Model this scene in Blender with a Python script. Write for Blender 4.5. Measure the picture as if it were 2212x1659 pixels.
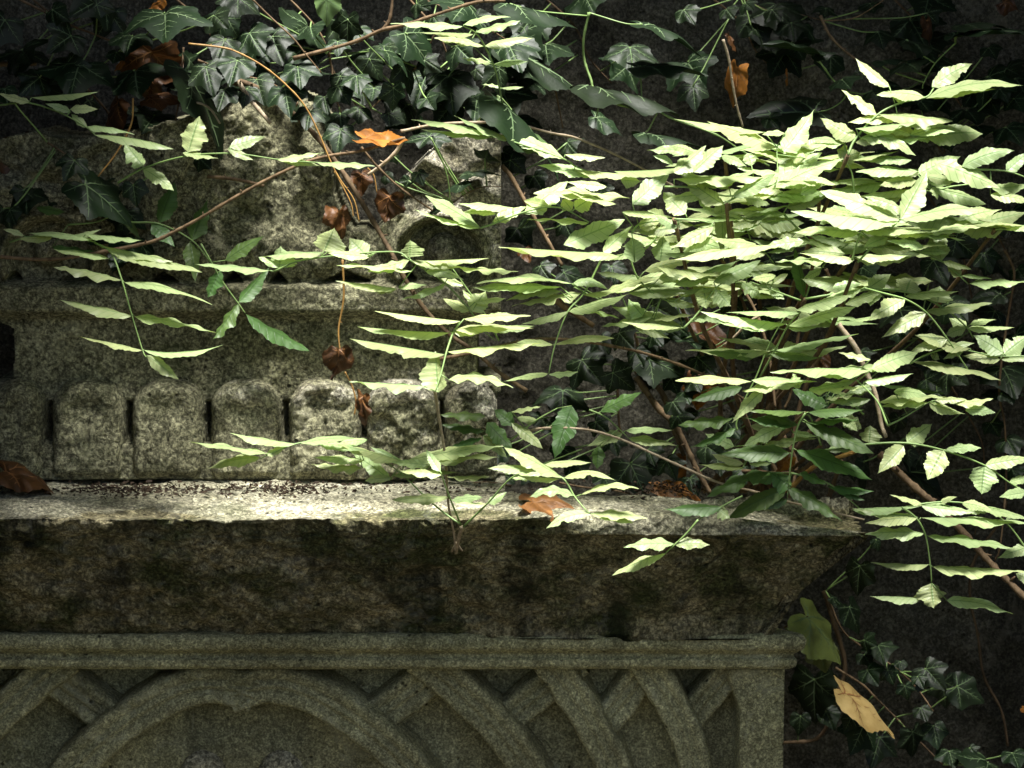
import bpy, math, random
import numpy as np
from mathutils import Vector, Matrix
R = math.radians
random.seed(7)
scene = bpy.context.scene
for o in list(bpy.data.objects): bpy.data.objects.remove(o)
COL = scene.collection

# ---------------------------------------------------------------- camera, sky, sun, exposure
CAM = Vector((0.0, -3.2, 1.60)); PITCH = R(8.0); LENS = 94.0
cd = bpy.data.cameras.new('camera'); cam = bpy.data.objects.new('camera', cd); COL.objects.link(cam)
cam.location = CAM; cam.rotation_euler = (R(90) - PITCH, 0, 0)
cd.lens = LENS; cd.sensor_width = 36; cd.clip_start = 0.05; cd.clip_end = 200
cd.dof.use_dof = True; cd.dof.focus_distance = 3.08; cd.dof.aperture_fstop = 11
scene.camera = cam
world = bpy.data.worlds.new('World'); scene.world = world; world.use_nodes = True
wn = world.node_tree
sky = wn.nodes.new('ShaderNodeTexSky'); sky.sky_type = 'NISHITA'; sky.sun_disc = False
SUN_EL, SUN_AZ = 75.0, 155.0          # azimuth clockwise from +Y: the sun stands high, a little in front and to the right
sky.sun_elevation = R(SUN_EL); sky.sun_rotation = R(SUN_AZ); sky.dust_density = 3.0
wn.links.new(sky.outputs[0], wn.nodes['Background'].inputs[0])
wn.nodes['Background'].inputs[1].default_value = 0.050
sl = bpy.data.lights.new('sun', 'SUN'); sun = bpy.data.objects.new('sun', sl); COL.objects.link(sun)
sl.energy = 5.0; sl.angle = R(16.0); sl.color = (1.0, 0.98, 0.93)
sdir = Vector((math.sin(R(SUN_AZ)) * math.cos(R(SUN_EL)), math.cos(R(SUN_AZ)) * math.cos(R(SUN_EL)), math.sin(R(SUN_EL))))
sun.rotation_euler = sdir.to_track_quat('Z', 'Y').to_euler()
scene.view_settings.view_transform = 'Standard'; scene.view_settings.look = 'None'
scene.view_settings.exposure = 1.8; scene.view_settings.gamma = 1.0

# ---------------------------------------------------------------- measuring helpers
FPX = 2212 * LENS / 36.0
FW = np.array([0, math.cos(PITCH), -math.sin(PITCH)]); UP = np.array([0, math.sin(PITCH), math.cos(PITCH)])
CM = np.array(CAM)
def P(px, py, Y):
    d = np.array([px - 1106.0, 0, 0]) + UP * (829.5 - py) + FW * FPX
    return Vector(CM + d * ((Y - CM[1]) / d[1]))
def proj(X, Y, Z):
    vy, vz = Y - CM[1], Z - CM[2]
    dep = vy * FW[1] + vz * FW[2]
    return 1106 + FPX * (X - CM[0]) / dep, 829.5 - FPX * (vy * UP[1] + vz * UP[2]) / dep
PXM = 3.2 / FPX     # metres per photo unit at Y = 0
def sm(a, b, x):
    t = np.clip((x - a) / (b - a), 0, 1); return t * t * (3 - 2 * t)
def vnoise(x, y, seed=0):
    xi = np.floor(x).astype(np.int64); yi = np.floor(y).astype(np.int64)
    fx = x - xi; fy = y - yi; fx = fx * fx * (3 - 2 * fx); fy = fy * fy * (3 - 2 * fy)
    def h(a, b):
        n = (a * 374761393 + b * 668265263 + seed * 974634777) & 0x7fffffff
        n = ((n ^ (n >> 13)) * 1274126177) & 0x7fffffff
        n = (n ^ (n >> 16)) & 0x7fffffff
        return n / float(0x7fffffff)
    return (h(xi, yi) * (1 - fx) + h(xi + 1, yi) * fx) * (1 - fy) + (h(xi, yi + 1) * (1 - fx) + h(xi + 1, yi + 1) * fx) * fy - 0.5
def fbm(x, y, s, seed=0, oct=4, g=0.5):
    r = 0; a = 1.0
    for i in range(oct):
        r = r + a * vnoise(x * s, y * s, seed + i * 17); s *= 2.03; a *= g
    return r

# ---------------------------------------------------------------- object helpers
def link(name, me, parent=None):
    o = bpy.data.objects.new(name, me); COL.objects.link(o)
    if parent is not None: o.parent = parent
    return o
def mesh(name, verts, faces, mats, parent=None, smooth=True, mi=None, uv=None):
    me = bpy.data.meshes.new(name)
    me.from_pydata([tuple(v) for v in verts], [], [tuple(f) for f in faces])
    for m in (mats if isinstance(mats, (list, tuple)) else [mats]): me.materials.append(m)
    if mi is not None: me.polygons.foreach_set('material_index', mi)
    if smooth: me.polygons.foreach_set('use_smooth', [True] * len(me.polygons))
    if uv is not None:
        l = me.uv_layers.new(name='UVMap'); idx = np.zeros(len(me.loops), dtype=np.int32)
        me.loops.foreach_get('vertex_index', idx)
        l.data.foreach_set('uv', np.array(uv, dtype=np.float32)[idx].ravel())
    me.update()
    return link(name, me, parent)
def tag(o, label=None, cat=None, group=None, kind=None):
    if label: o['label'] = label
    if cat: o['category'] = cat
    if group: o['group'] = group
    if kind: o['kind'] = kind
    return o
def empty(name, loc, label, cat, group=None):
    o = bpy.data.objects.new(name, None); COL.objects.link(o); o.location = loc; o.empty_display_size = 0.02
    return tag(o, label, cat, group)
def adopt(root):
    # parts are built in world coordinates: cancel the root's location
    return Matrix.Translation(-root.location)
def fixparts(root):
    inv = Matrix.Translation(-Vector(root.location))
    for c in root.children: c.matrix_parent_inverse = inv

# ---------------------------------------------------------------- materials
def newmat(name):
    m = bpy.data.materials.new(name); m.use_nodes = True
    nt = m.node_tree; b = nt.nodes['Principled BSDF']
    return m, nt, b
def N(nt, t, **kw):
    n = nt.nodes.new(t)
    for k, v in kw.items():
        if k in n.inputs: n.inputs[k].default_value = v
        else: setattr(n, k, v)
    return n
def mathn(nt, op, a, b=None, c=None):
    n = nt.nodes.new('ShaderNodeMath'); n.operation = op
    for i, v in enumerate((a, b, c)):
        if v is None: continue
        if isinstance(v, (int, float)): n.inputs[i].default_value = v
        else: nt.links.new(v, n.inputs[i])
    return n.outputs[0]
def mix(nt, f, a, b, mode='MIX'):
    n = nt.nodes.new('ShaderNodeMix'); n.data_type = 'RGBA'; n.blend_type = mode
    for i, v in ((0, f), (6, a), (7, b)):
        if isinstance(v, (int, float)): n.inputs[i].default_value = v
        elif isinstance(v, tuple): n.inputs[i].default_value = (*v, 1)
        else: nt.links.new(v, n.inputs[i])
    return n.outputs[2]
def ramp(nt, f, p0, p1):
    n = nt.nodes.new('ShaderNodeMapRange'); n.inputs[1].default_value = p0; n.inputs[2].default_value = p1
    nt.links.new(f, n.inputs[0]); return n.outputs[0]
def stone(name, light, mid, dark, pat=0.5, moss=0.3, grain=1.0, bump=0.6, streak=0.0, wear_and_shading=None, gs=1.0, li=.28):
    m, nt, b = newmat(name)
    tc = nt.nodes.new('ShaderNodeTexCoord'); co = tc.outputs['Object']
    def noise(s, d=6, r=0.6, c=co, dist=0.0):
        n = N(nt, 'ShaderNodeTexNoise', Scale=s, Detail=d, Roughness=r, Distortion=dist); nt.links.new(c, n.inputs['Vector']); return n.outputs[0]
    big = noise(5, 5); med = noise(28, 6, .65, dist=.6); fin = noise(240 * gs, 4, .75); fin2 = noise(110 * gs, 6, .8, dist=1.2)
    col = mix(nt, ramp(nt, med, .35, .65), mid, light)
    col = mix(nt, mathn(nt, 'MULTIPLY', ramp(nt, big, .42, .62), pat), col, dark)
    if wear_and_shading:  # second palette by attribute: wear together with painted light and shade
        at = nt.nodes.new('ShaderNodeAttribute'); at.attribute_name = 'wear_and_shading'
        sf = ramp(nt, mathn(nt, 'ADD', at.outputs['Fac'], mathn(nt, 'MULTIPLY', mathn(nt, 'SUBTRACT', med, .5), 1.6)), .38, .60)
        dk = mix(nt, ramp(nt, med, .35, .65), wear_and_shading[1], wear_and_shading[0]); dk = mix(nt, mathn(nt, 'MULTIPLY', ramp(nt, noise(9, 5, .65), .44, .58), .9), dk, wear_and_shading[2])
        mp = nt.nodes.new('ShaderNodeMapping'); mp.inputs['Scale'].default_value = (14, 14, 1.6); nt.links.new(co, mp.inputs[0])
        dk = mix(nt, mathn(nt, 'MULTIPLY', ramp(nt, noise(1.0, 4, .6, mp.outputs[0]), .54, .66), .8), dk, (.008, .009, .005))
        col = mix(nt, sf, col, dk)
    g = ramp(nt, fin, .40, .62); g2 = ramp(nt, fin2, .42, .60)
    gg = mathn(nt, 'MULTIPLY', mathn(nt, 'ADD', mathn(nt, 'MULTIPLY', g, 1.2), .25), mathn(nt, 'ADD', mathn(nt, 'MULTIPLY', g2, 1.6), .35))
    gg = mathn(nt, 'ADD', mathn(nt, 'MULTIPLY', mathn(nt, 'SUBTRACT', gg, .85), grain), 1.0)
    gg = mathn(nt, 'MAXIMUM', gg, .06)
    gc = nt.nodes.new('ShaderNodeCombineColor')
    for i in range(3): nt.links.new(gg, gc.inputs[i])
    col = mix(nt, 1.0, col, gc.outputs[0], 'MULTIPLY')
    ms = noise(11, 5, .7)
    col = mix(nt, mathn(nt, 'MULTIPLY', ramp(nt, ms, .52, .68), moss), col, (0.045, 0.060, 0.018))
    v = N(nt, 'ShaderNodeTexVoronoi', Scale=75.0); v.feature = 'F1'; nt.links.new(co, v.inputs['Vector'])
    lich = ramp(nt, mathn(nt, 'ADD', noise(13, 6, .75, dist=1.0), mathn(nt, 'MULTIPLY', med, .25)), .70, .74)
    col = mix(nt, mathn(nt, 'MULTIPLY', lich, li), col, tuple(min(.6, x * 1.6) for x in light))
    pit = mathn(nt, 'MULTIPLY', ramp(nt, v.outputs['Distance'], .22, .10), ramp(nt, noise(19, 3), .50, .60))
    col = mix(nt, mathn(nt, 'MULTIPLY', pit, .85), col, (0.012, 0.011, 0.006))
    if streak > 0:
        mp = nt.nodes.new('ShaderNodeMapping'); mp.inputs['Scale'].default_value = (14, 14, 1.6); nt.links.new(co, mp.inputs[0])
        st = noise(1.0, 4, .6, mp.outputs[0])
        col = mix(nt, mathn(nt, 'MULTIPLY', ramp(nt, st, .54, .66), streak), col, (0.008, 0.009, 0.005))
    nt.links.new(col, b.inputs['Base Color']); b.inputs['Roughness'].default_value = .93
    b.inputs['Specular IOR Level'].default_value = .2
    hgt = mathn(nt, 'SUBTRACT', mathn(nt, 'ADD', mathn(nt, 'MULTIPLY', fin2, 1.0), mathn(nt, 'MULTIPLY', fin, .55)), mathn(nt, 'MULTIPLY', pit, .9))
    bp = N(nt, 'ShaderNodeBump', Strength=bump, Distance=0.006); nt.links.new(hgt, bp.inputs['Height'])
    nt.links.new(bp.outputs[0], b.inputs['Normal'])
    return m
def leafmat(name, front, back, vein, trans, rough=.45, spec=.4, lat=8.0, tsat=1.3, vs=.75, mott=.25, sheen=0):
    """ash leaflet: UV = (along, across -1..1 stored as 0..1)"""
    m, nt, b = newmat(name)
    tc = nt.nodes.new('ShaderNodeTexCoord'); sx = nt.nodes.new('ShaderNodeSeparateXYZ'); nt.links.new(tc.outputs['UV'], sx.inputs[0])
    t = sx.outputs[0]; s = mathn(nt, 'ABSOLUTE', mathn(nt, 'SUBTRACT', mathn(nt, 'MULTIPLY', sx.outputs[1], 2), 1))
    mid = ramp(nt, s, .10, .03)
    fr = mathn(nt, 'FRACT', mathn(nt, 'SUBTRACT', mathn(nt, 'MULTIPLY', t, lat), mathn(nt, 'MULTIPLY', s, 1.1)))
    la = mathn(nt, 'MULTIPLY', ramp(nt, mathn(nt, 'ABSOLUTE', mathn(nt, 'SUBTRACT', fr, .5)), .085, .02), .7)
    vm = mathn(nt, 'MULTIPLY', mathn(nt, 'MAXIMUM', mid, la), vs)
    n1 = N(nt, 'ShaderNodeTexNoise', Scale=55.0, Detail=4.0); nt.links.new(tc.outputs['Object'], n1.inputs['Vector'])
    oi = nt.nodes.new('ShaderNodeObjectInfo')
    c = mix(nt, mathn(nt, 'MULTIPLY', ramp(nt, n1.outputs[0], .4, .65), mott), front, tuple(x * .55 for x in front))
    hs = nt.nodes.new('ShaderNodeHueSaturation'); nt.links.new(c, hs.inputs['Color'])
    nt.links.new(mathn(nt, 'ADD', mathn(nt, 'MULTIPLY', oi.outputs['Random'], .55), .68), hs.inputs['Value'])
    nt.links.new(mathn(nt, 'ADD', mathn(nt, 'MULTIPLY', mathn(nt, 'FRACT', mathn(nt, 'MULTIPLY', oi.outputs['Random'], 7.3)), .045), .475), hs.inputs['Hue'])
    c = mix(nt, vm, hs.outputs[0], vein)
    nt.links.new(c, b.inputs['Base Color']); b.inputs['Roughness'].default_value = rough; b.inputs['Specular IOR Level'].default_value = spec
    tr = nt.nodes.new('ShaderNodeBsdfTranslucent'); tcx = mix(nt, 1.0, c, (tsat, tsat * 1.05, tsat * .6), 'MULTIPLY'); nt.links.new(tcx, tr.inputs[0])
    ms = nt.nodes.new('ShaderNodeMixShader'); ms.inputs[0].default_value = trans
    nt.links.new(b.outputs[0], ms.inputs[1]); nt.links.new(tr.outputs[0], ms.inputs[2])
    nt.links.new(ms.outputs[0], nt.nodes['Material Output'].inputs[0])
    bp = N(nt, 'ShaderNodeBump', Strength=.5, Distance=0.0012)
    nt.links.new(mathn(nt, 'ADD', mathn(nt, 'MULTIPLY', n1.outputs[0], .5), mathn(nt, 'MULTIPLY', vm, -.8)), bp.inputs['Height'])
    nt.links.new(bp.outputs[0], b.inputs['Normal'])
    return m
def plain(name, c1, c2, scale=60, rough=.5, spec=.4, trans=0, bump=.3, stretch=None, vary=.4, hue=0.0, dist=.001):
    m, nt, b = newmat(name)
    tc = nt.nodes.new('ShaderNodeTexCoord'); co = tc.outputs['Object']
    if stretch:
        mp = nt.nodes.new('ShaderNodeMapping'); mp.inputs['Scale'].default_value = stretch; nt.links.new(co, mp.inputs[0]); co = mp.outputs[0]
    n = N(nt, 'ShaderNodeTexNoise', Scale=float(scale), Detail=5.0, Roughness=.65); nt.links.new(co, n.inputs['Vector'])
    c = mix(nt, ramp(nt, n.outputs[0], .35, .65), c1, c2)
    oi = nt.nodes.new('ShaderNodeObjectInfo'); hs = nt.nodes.new('ShaderNodeHueSaturation'); nt.links.new(c, hs.inputs['Color'])
    nt.links.new(mathn(nt, 'ADD', mathn(nt, 'MULTIPLY', oi.outputs['Random'], vary), 1 - vary / 2), hs.inputs['Value'])
    nt.links.new(mathn(nt, 'ADD', mathn(nt, 'MULTIPLY', oi.outputs['Random'], hue), .5 - hue / 2), hs.inputs['Hue'])
    c = hs.outputs[0]
    nt.links.new(c, b.inputs['Base Color']); b.inputs['Roughness'].default_value = rough; b.inputs['Specular IOR Level'].default_value = spec
    bp = N(nt, 'ShaderNodeBump', Strength=bump, Distance=dist); nt.links.new(n.outputs[0], bp.inputs['Height']); nt.links.new(bp.outputs[0], b.inputs['Normal'])
    if trans:
        tr = nt.nodes.new('ShaderNodeBsdfTranslucent'); nt.links.new(c, tr.inputs[0]); ms = nt.nodes.new('ShaderNodeMixShader'); ms.inputs[0].default_value = trans
        nt.links.new(b.outputs[0], ms.inputs[1]); nt.links.new(tr.outputs[0], ms.inputs[2]); nt.links.new(ms.outputs[0], nt.nodes['Material Output'].inputs[0])
    return m
M_block = stone('weathered_limestone', (.36, .345, .22), (.23, .22, .135), (.085, .082, .045), pat=.65, moss=.6, grain=1.0, bump=1.0, wear_and_shading=((.56, .53, .43), (.38, .35, .26), (.16, .145, .09)))
M_ledge = stone('weathered_cornice_stone', (.48, .455, .34), (.34, .32, .22), (.17, .155, .09), pat=.5, li=.08, moss=.45, grain=.9, bump=1.0, wear_and_shading=((.34, .30, .18), (.19, .165, .09), (.040, .050, .014)))
M_soot = stone('sooty_cornice_face', (.28, .25, .15), (.16, .14, .075), (.022, .022, .011), pat=.9, moss=.6, grain=1.2, bump=1.0, streak=.8)
M_lower = stone('carved_panel_stone', (.48, .46, .26), (.36, .345, .19), (.18, .17, .09), pat=.6, moss=.35, grain=.75, bump=.8, gs=1.5, streak=.35)
M_wall = stone('rough_render', (.15, .14, .11), (.10, .094, .072), (.040, .038, .028), pat=.8, moss=.15, grain=.8, bump=.9, streak=.3)
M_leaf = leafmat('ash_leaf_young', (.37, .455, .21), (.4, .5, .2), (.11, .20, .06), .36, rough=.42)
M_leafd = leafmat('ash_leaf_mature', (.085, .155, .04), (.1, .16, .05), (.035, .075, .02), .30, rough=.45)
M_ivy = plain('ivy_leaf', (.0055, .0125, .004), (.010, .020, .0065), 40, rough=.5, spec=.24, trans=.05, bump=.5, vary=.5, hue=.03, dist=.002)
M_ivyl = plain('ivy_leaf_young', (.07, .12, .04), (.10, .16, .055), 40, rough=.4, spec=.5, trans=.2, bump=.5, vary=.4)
M_ivyy = plain('ivy_leaf_yellowing', (.16, .20, .05), (.07, .085, .022), 22, rough=.4, spec=.4, trans=.15, bump=.5, vary=.2)
M_vein = plain('ivy_vein', (.075, .12, .055), (.11, .155, .075), 40, rough=.6, spec=.2, vary=.3)
M_tan = plain('dry_leaf_tan', (.50, .36, .14), (.36, .24, .08), 30, rough=.55, spec=.3, trans=.15, bump=.5, vary=.1)
M_dead = plain('dead_leaf_brown', (.11, .045, .012), (.035, .016, .006), 30, rough=.5, spec=.35, trans=.2, bump=.7, vary=.7, dist=.003)
M_orange = plain('dead_leaf_orange', (.42, .17, .03), (.13, .05, .012), 26, rough=.5, spec=.3, trans=.3, bump=.6, vary=.2, dist=.002)
M_brown = plain('curled_leaf_brown', (.30, .135, .04), (.09, .04, .014), 30, rough=.55, spec=.3, trans=.15, bump=.8, vary=.1, dist=.003)
M_dvein = plain('dead_leaf_vein', (.24, .11, .035), (.18, .08, .025), 40, rough=.6, vary=.2)
M_bark = plain('twig_bark', (.17, .115, .065), (.065, .042, .022), 120, rough=.8, spec=.2, bump=1.0, stretch=(1, 1, .25), vary=.5, dist=.002)
M_barkp = plain('pale_bark', (.42, .34, .24), (.24, .18, .11), 130, rough=.7, spec=.3, bump=.8, vary=.3, dist=.002)
M_tanst = plain('tan_stem', (.42, .24, .07), (.28, .15, .045), 100, rough=.5, spec=.4, vary=.2)
M_green = plain('green_stalk', (.20, .30, .10), (.14, .22, .065), 90, rough=.45, spec=.4, vary=.3)
M_debris = plain('leaf_litter', (.014, .010, .007), (.045, .027, .014), 90, rough=.8, spec=.2, bump=1.0, vary=.0)
M_ground = plain('dark_soil', (.06, .05, .03), (.03, .026, .016), 4, rough=.95, spec=.1, bump=.8, vary=0, dist=.02)

# ---------------------------------------------------------------- stonework builders
def grid_mesh(name, XX, YY, ZZ, mats, parent, mask=None, skirt=None, mi_fn=None):
    nv, nu = XX.shape
    idx = np.arange(nv * nu).reshape(nv, nu)
    a = idx[:-1, :-1]; b = idx[:-1, 1:]; c = idx[1:, 1:]; d = idx[1:, :-1]
    if mask is None: fm = np.ones(a.shape, bool)
    else: fm = mask[:-1, :-1] & mask[:-1, 1:] & mask[1:, 1:] & mask[1:, :-1]
    F = np.stack([a[fm], b[fm], c[fm], d[fm]], 1)
    V = np.stack([XX.ravel(), YY.ravel(), ZZ.ravel()], 1)
    if skirt is not None:
        # close the rim back to depth `skirt`
        pad = np.zeros((fm.shape[0] + 2, fm.shape[1] + 2), bool); pad[1:-1, 1:-1] = fm
        n0 = len(V); V2 = V.copy(); V2[:, 1] = np.maximum(skirt, V[:, 1] + .002); V = np.concatenate([V, V2]); S = []
        q = pad[1:-1, 1:-1]
        e = q & ~pad[:-2, 1:-1]; S.append(np.stack([b[e], a[e], a[e] + n0, b[e] + n0], 1))
        e = q & ~pad[2:, 1:-1]; S.append(np.stack([d[e], c[e], c[e] + n0, d[e] + n0], 1))
        e = q & ~pad[1:-1, :-2]; S.append(np.stack([a[e], d[e], d[e] + n0, a[e] + n0], 1))
        e = q & ~pad[1:-1, 2:]; S.append(np.stack([c[e], b[e], b[e] + n0, c[e] + n0], 1))
        F = np.concatenate([F] + S)
    used = np.zeros(len(V), bool); used[F.ravel()] = True
    remap = np.cumsum(used) - 1
    V = V[used]; F = remap[F]
    me = bpy.data.meshes.new(name)
    me.vertices.add(len(V)); me.vertices.foreach_set('co', V.astype(np.float32).ravel())
    me.loops.add(len(F) * 4); me.loops.foreach_set('vertex_index', F.astype(np.int32).ravel())
    me.polygons.add(len(F)); me.polygons.foreach_set('loop_start', np.arange(0, len(F) * 4, 4, dtype=np.int32))
    me.polygons.foreach_set('loop_total', np.full(len(F), 4, dtype=np.int32))
    me.update(calc_edges=True); me.validate()
    for m in (mats if isinstance(mats, (list, tuple)) else [mats]): me.materials.append(m)
    if mi_fn is not None:
        cen = V[F].mean(1); me.polygons.foreach_set('material_index', mi_fn(cen).astype(np.int32))
    me.polygons.foreach_set('use_smooth', [True] * len(me.polygons))
    return link(name, me, parent)
def box(name, x0, x1, y0, y1, z0, z1, mat, parent=None):
    v = [(x, y, z) for x in (x0, x1) for y in (y0, y1) for z in (z0, z1)]
    f = [(0, 1, 3, 2), (4, 6, 7, 5), (0, 4, 5, 1), (2, 3, 7, 6), (0, 2, 6, 4), (1, 5, 7, 3)]
    return mesh(name, v, f, mat, parent, smooth=False)

mon = empty('stone_monument', (P(520, 1659, 0).x, 0, 0), 'old carved stone tomb with scalloped headpiece, weathered ledge and interlaced arches', 'monument')
def zy(py, Y): return P(1106, py, Y).z
def xx(px, py, Y): return P(px, py, Y).x
# --- headpiece
HZ0, HZ1 = zy(1036, 0), zy(150, 0); HX0, HX1 = xx(-36, 700, 0), xx(1086, 700, 0)
res = 0.0019
gx, gz = np.meshgrid(np.arange(HX0, HX1 + res, res), np.arange(HZ0, HZ1, res))
qx, qy = proj(gx, np.zeros_like(gx), gz)
mx = 526 + np.abs(qx - 526)                       # the carving is symmetrical about 526
n1 = fbm(gx, gz, 22, 3); n2 = fbm(gx, gz, 90, 9); n3 = fbm(gx, gz, 9, 31)
h = np.zeros_like(gx)
h += -0.024 * sm(668, 700, qy) * (1 - sm(930, 975, qy)) - .008 * (1 - sm(612, 622, qy))
up = 1 - sm(606, 618, qy)
rel = -0.028 + 0.022 * (fbm(gx, gz, 12, 77, 2) > 0.0) * 0
# scrolls: rings with a rough boss in the middle
rr = np.hypot(mx - 950, (qy - 560) * 1.05)
ring = np.exp(-((rr - 100) / 14.0) ** 2) * .020 + np.exp(-((rr - 66) / 10.0) ** 2) * .008 - .020 * (rr < 92) * sm(92, 78, rr)
boss = .030 * np.sqrt(np.clip(1 - ((mx - 957) ** 2 + (qy - 545) ** 2) / 36.0 ** 2, 0, 1))
side = sm(800, 830, mx)
# centre leaf: lobed swellings
def bump_(cx, cy, rx, ry, a, p=.5): return a * np.clip(1 - ((mx - cx) / rx) ** 2 - ((qy - cy) / ry) ** 2, 0, 1) ** p
cen = bump_(590, 400, 170, 280, .020) + bump_(526, 330, 60, 120, .012) + bump_(640, 555, 80, 60, .010) + bump_(745, 570, 75, 50, .016) + bump_(690, 300, 50, 120, .012) - bump_(660, 470, 40, 60, .010, 1)
cen = cen  
rt = .012 * np.exp(-((qy - 360 - (mx - 950) * .5) / 22.0) ** 2) - .010 * np.exp(-((qy - 400 + (mx - 950) * .3) / 16.0) ** 2)
rel = rel + side * (ring + boss + rt + .008) + (1 - side) * cen
tri = np.zeros_like(gx)
for a, b in ((0, 42), (118, 238), (318, 382), (478, 525), (578, 620), (692, 800), (860, 900)):
    c = (a + b) / 2; w = (b - a) / 2
    tri = np.maximum(tri, sm(0, 6, (w * (1 - (612 - qy) / 26.0)) - np.abs(qx - c)) * (qy < 613) * (qy > 585))
h = h * (1 - up) + up * (rel - .05 * tri)
for gc in (103, 276, 446, 615, 783, 953): h -= .040 * sm(9, 5, np.abs(qx - gc + 2 * n3)) * sm(868, 892, qy) * sm(962, 950, qy)
h += n1 * .0035 + n2 * .0016 * (1 + 2 * sm(.05, .3, n3)) + n3 * .006
h -= .004 * sm(.12, .3, fbm(gx, gz, 40, 5)) * up
rghe = fbm(gx, gz, 60, 55)
# silhouette
top = np.interp(mx + rghe * 10, [526, 560, 620, 690, 712, 722, 760, 800, 840, 862, 900, 960, 1000, 1086, 1200],
                [215, 205, 205, 225, 330, 440, 500, 508, 470, 400, 355, 306, 296, 290, 290])
top = np.where(qx < 526, np.interp(qx + rghe * 14, [-36, 60, 160, 300, 420, 526], [310, 285, 300, 280, 245, 215]), top)
mask = (qy > top + rghe * 8)
neck = (qy > 690 + rghe * 3) & (qy < 838)
mask &= ~(neck & (mx > 1031 + sm(720, 690, qy) * 50 + rghe * 4))
mask &= (mx < 1084 + rghe * 2 - sm(850, 870, qy) * 40)
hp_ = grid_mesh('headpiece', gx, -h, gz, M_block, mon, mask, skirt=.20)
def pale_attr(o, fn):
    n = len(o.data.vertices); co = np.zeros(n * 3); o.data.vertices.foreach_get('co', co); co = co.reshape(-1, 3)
    a, b = proj(co[:, 0], 0 * co[:, 0], co[:, 2]); at = o.data.attributes.new('wear_and_shading', 'FLOAT', 'POINT'); at.data.foreach_set('value', fn(a, b, co).astype(np.float32))
pale_attr(hp_, lambda a, b, co: 1.0 * sm(800, 880, a) * sm(500, 420, b) + .35 * sm(880, 960, a) * sm(620, 560, b) + .75 * (np.hypot(a - 957, b - 545) < 36) + .45 * sm(640, 900, a) * sm(612, 622, b) * sm(680, 664, b) + .30 * sm(300, 800, a) * sm(700, 760, b))  # pale eroded corner, boss and band, partly light painted into the colour
# --- scallop lobes
head = [c for c in mon.children if c.name.startswith('headpiece')][0]
for i, (a, b) in enumerate([(-25, 98), (108, 270), (281, 442), (452, 609), (621, 778), (789, 950), (956, 1076)]):
    X0, X1 = xx(a - 4, 900, 0), xx(b + 4, 900, 0)
    gx, gz = np.meshgrid(np.arange(X0, X1, .0017), np.arange(zy(1034, 0), zy(814, 0), .0017))
    qx, qy = proj(gx, np.zeros_like(gx), gz)
    c = (a + b) / 2; w = (b - a) / 2
    s1 = i * 13
    e = fbm(gx, gz, 45, 100 + s1) * 7
    # distance inside a round-headed shape
    r0 = min(w, 62.0)
    ax = np.clip(np.abs(qx - c) - (w - r0), 0, None); ay = np.clip(822 + r0 - qy, 0, None)
    din = np.where(ay > 0, r0 - np.hypot(np.maximum(ax, 0), ay), w - np.abs(qx - c)) + e * .5
    hh = -.026 + .037 * np.sqrt(np.clip(1 - (1 - np.clip(din / 24, 0, 1)) ** 2, 0, 1))
    ins = din - 34
    cup = sm(-4, 30, ins) * sm(1010, 960, qy)
    hh -= cup * (.003 + .0025 * sm(935, 885, qy))
    inb = np.clip(1 - ((qx - c) / (w * .52)) ** 2, 0, 1) ** .5 * sm(885, 930, qy) * sm(1030, 980, qy)
    hh += .004 * inb * sm(-6, 14, ins)
    hh -= .007 * np.exp(-((qx - c - 3) / 3.0) ** 2) * sm(895, 915, qy) * sm(975, 955, qy) * (.3 + (i * 37 % 10) / 10)
    ero = sm(.05, .35, fbm(gx, gz, 14, 200 + s1))
    rgh = .5 + .9 * (i >= 4)
    hh += fbm(gx, gz, 30, 300 + s1) * .006 * rgh + fbm(gx, gz, 110, 310 + s1) * .0035 * (.6 + ero) * rgh - .005 * ero * rgh * sm(1000, 900, qy)
    hh -= .008 * sm(1015, 1034, qy)
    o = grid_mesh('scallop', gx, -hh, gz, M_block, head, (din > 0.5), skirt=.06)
    pale_attr(o, lambda a_, b_, co: (.15 + .14 * i * .6) * (.55 + .6 * sm(900, 840, b_)) * (i >= 2))  # lobe tops and right-hand lobes paler: erosion plus painted light
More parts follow.
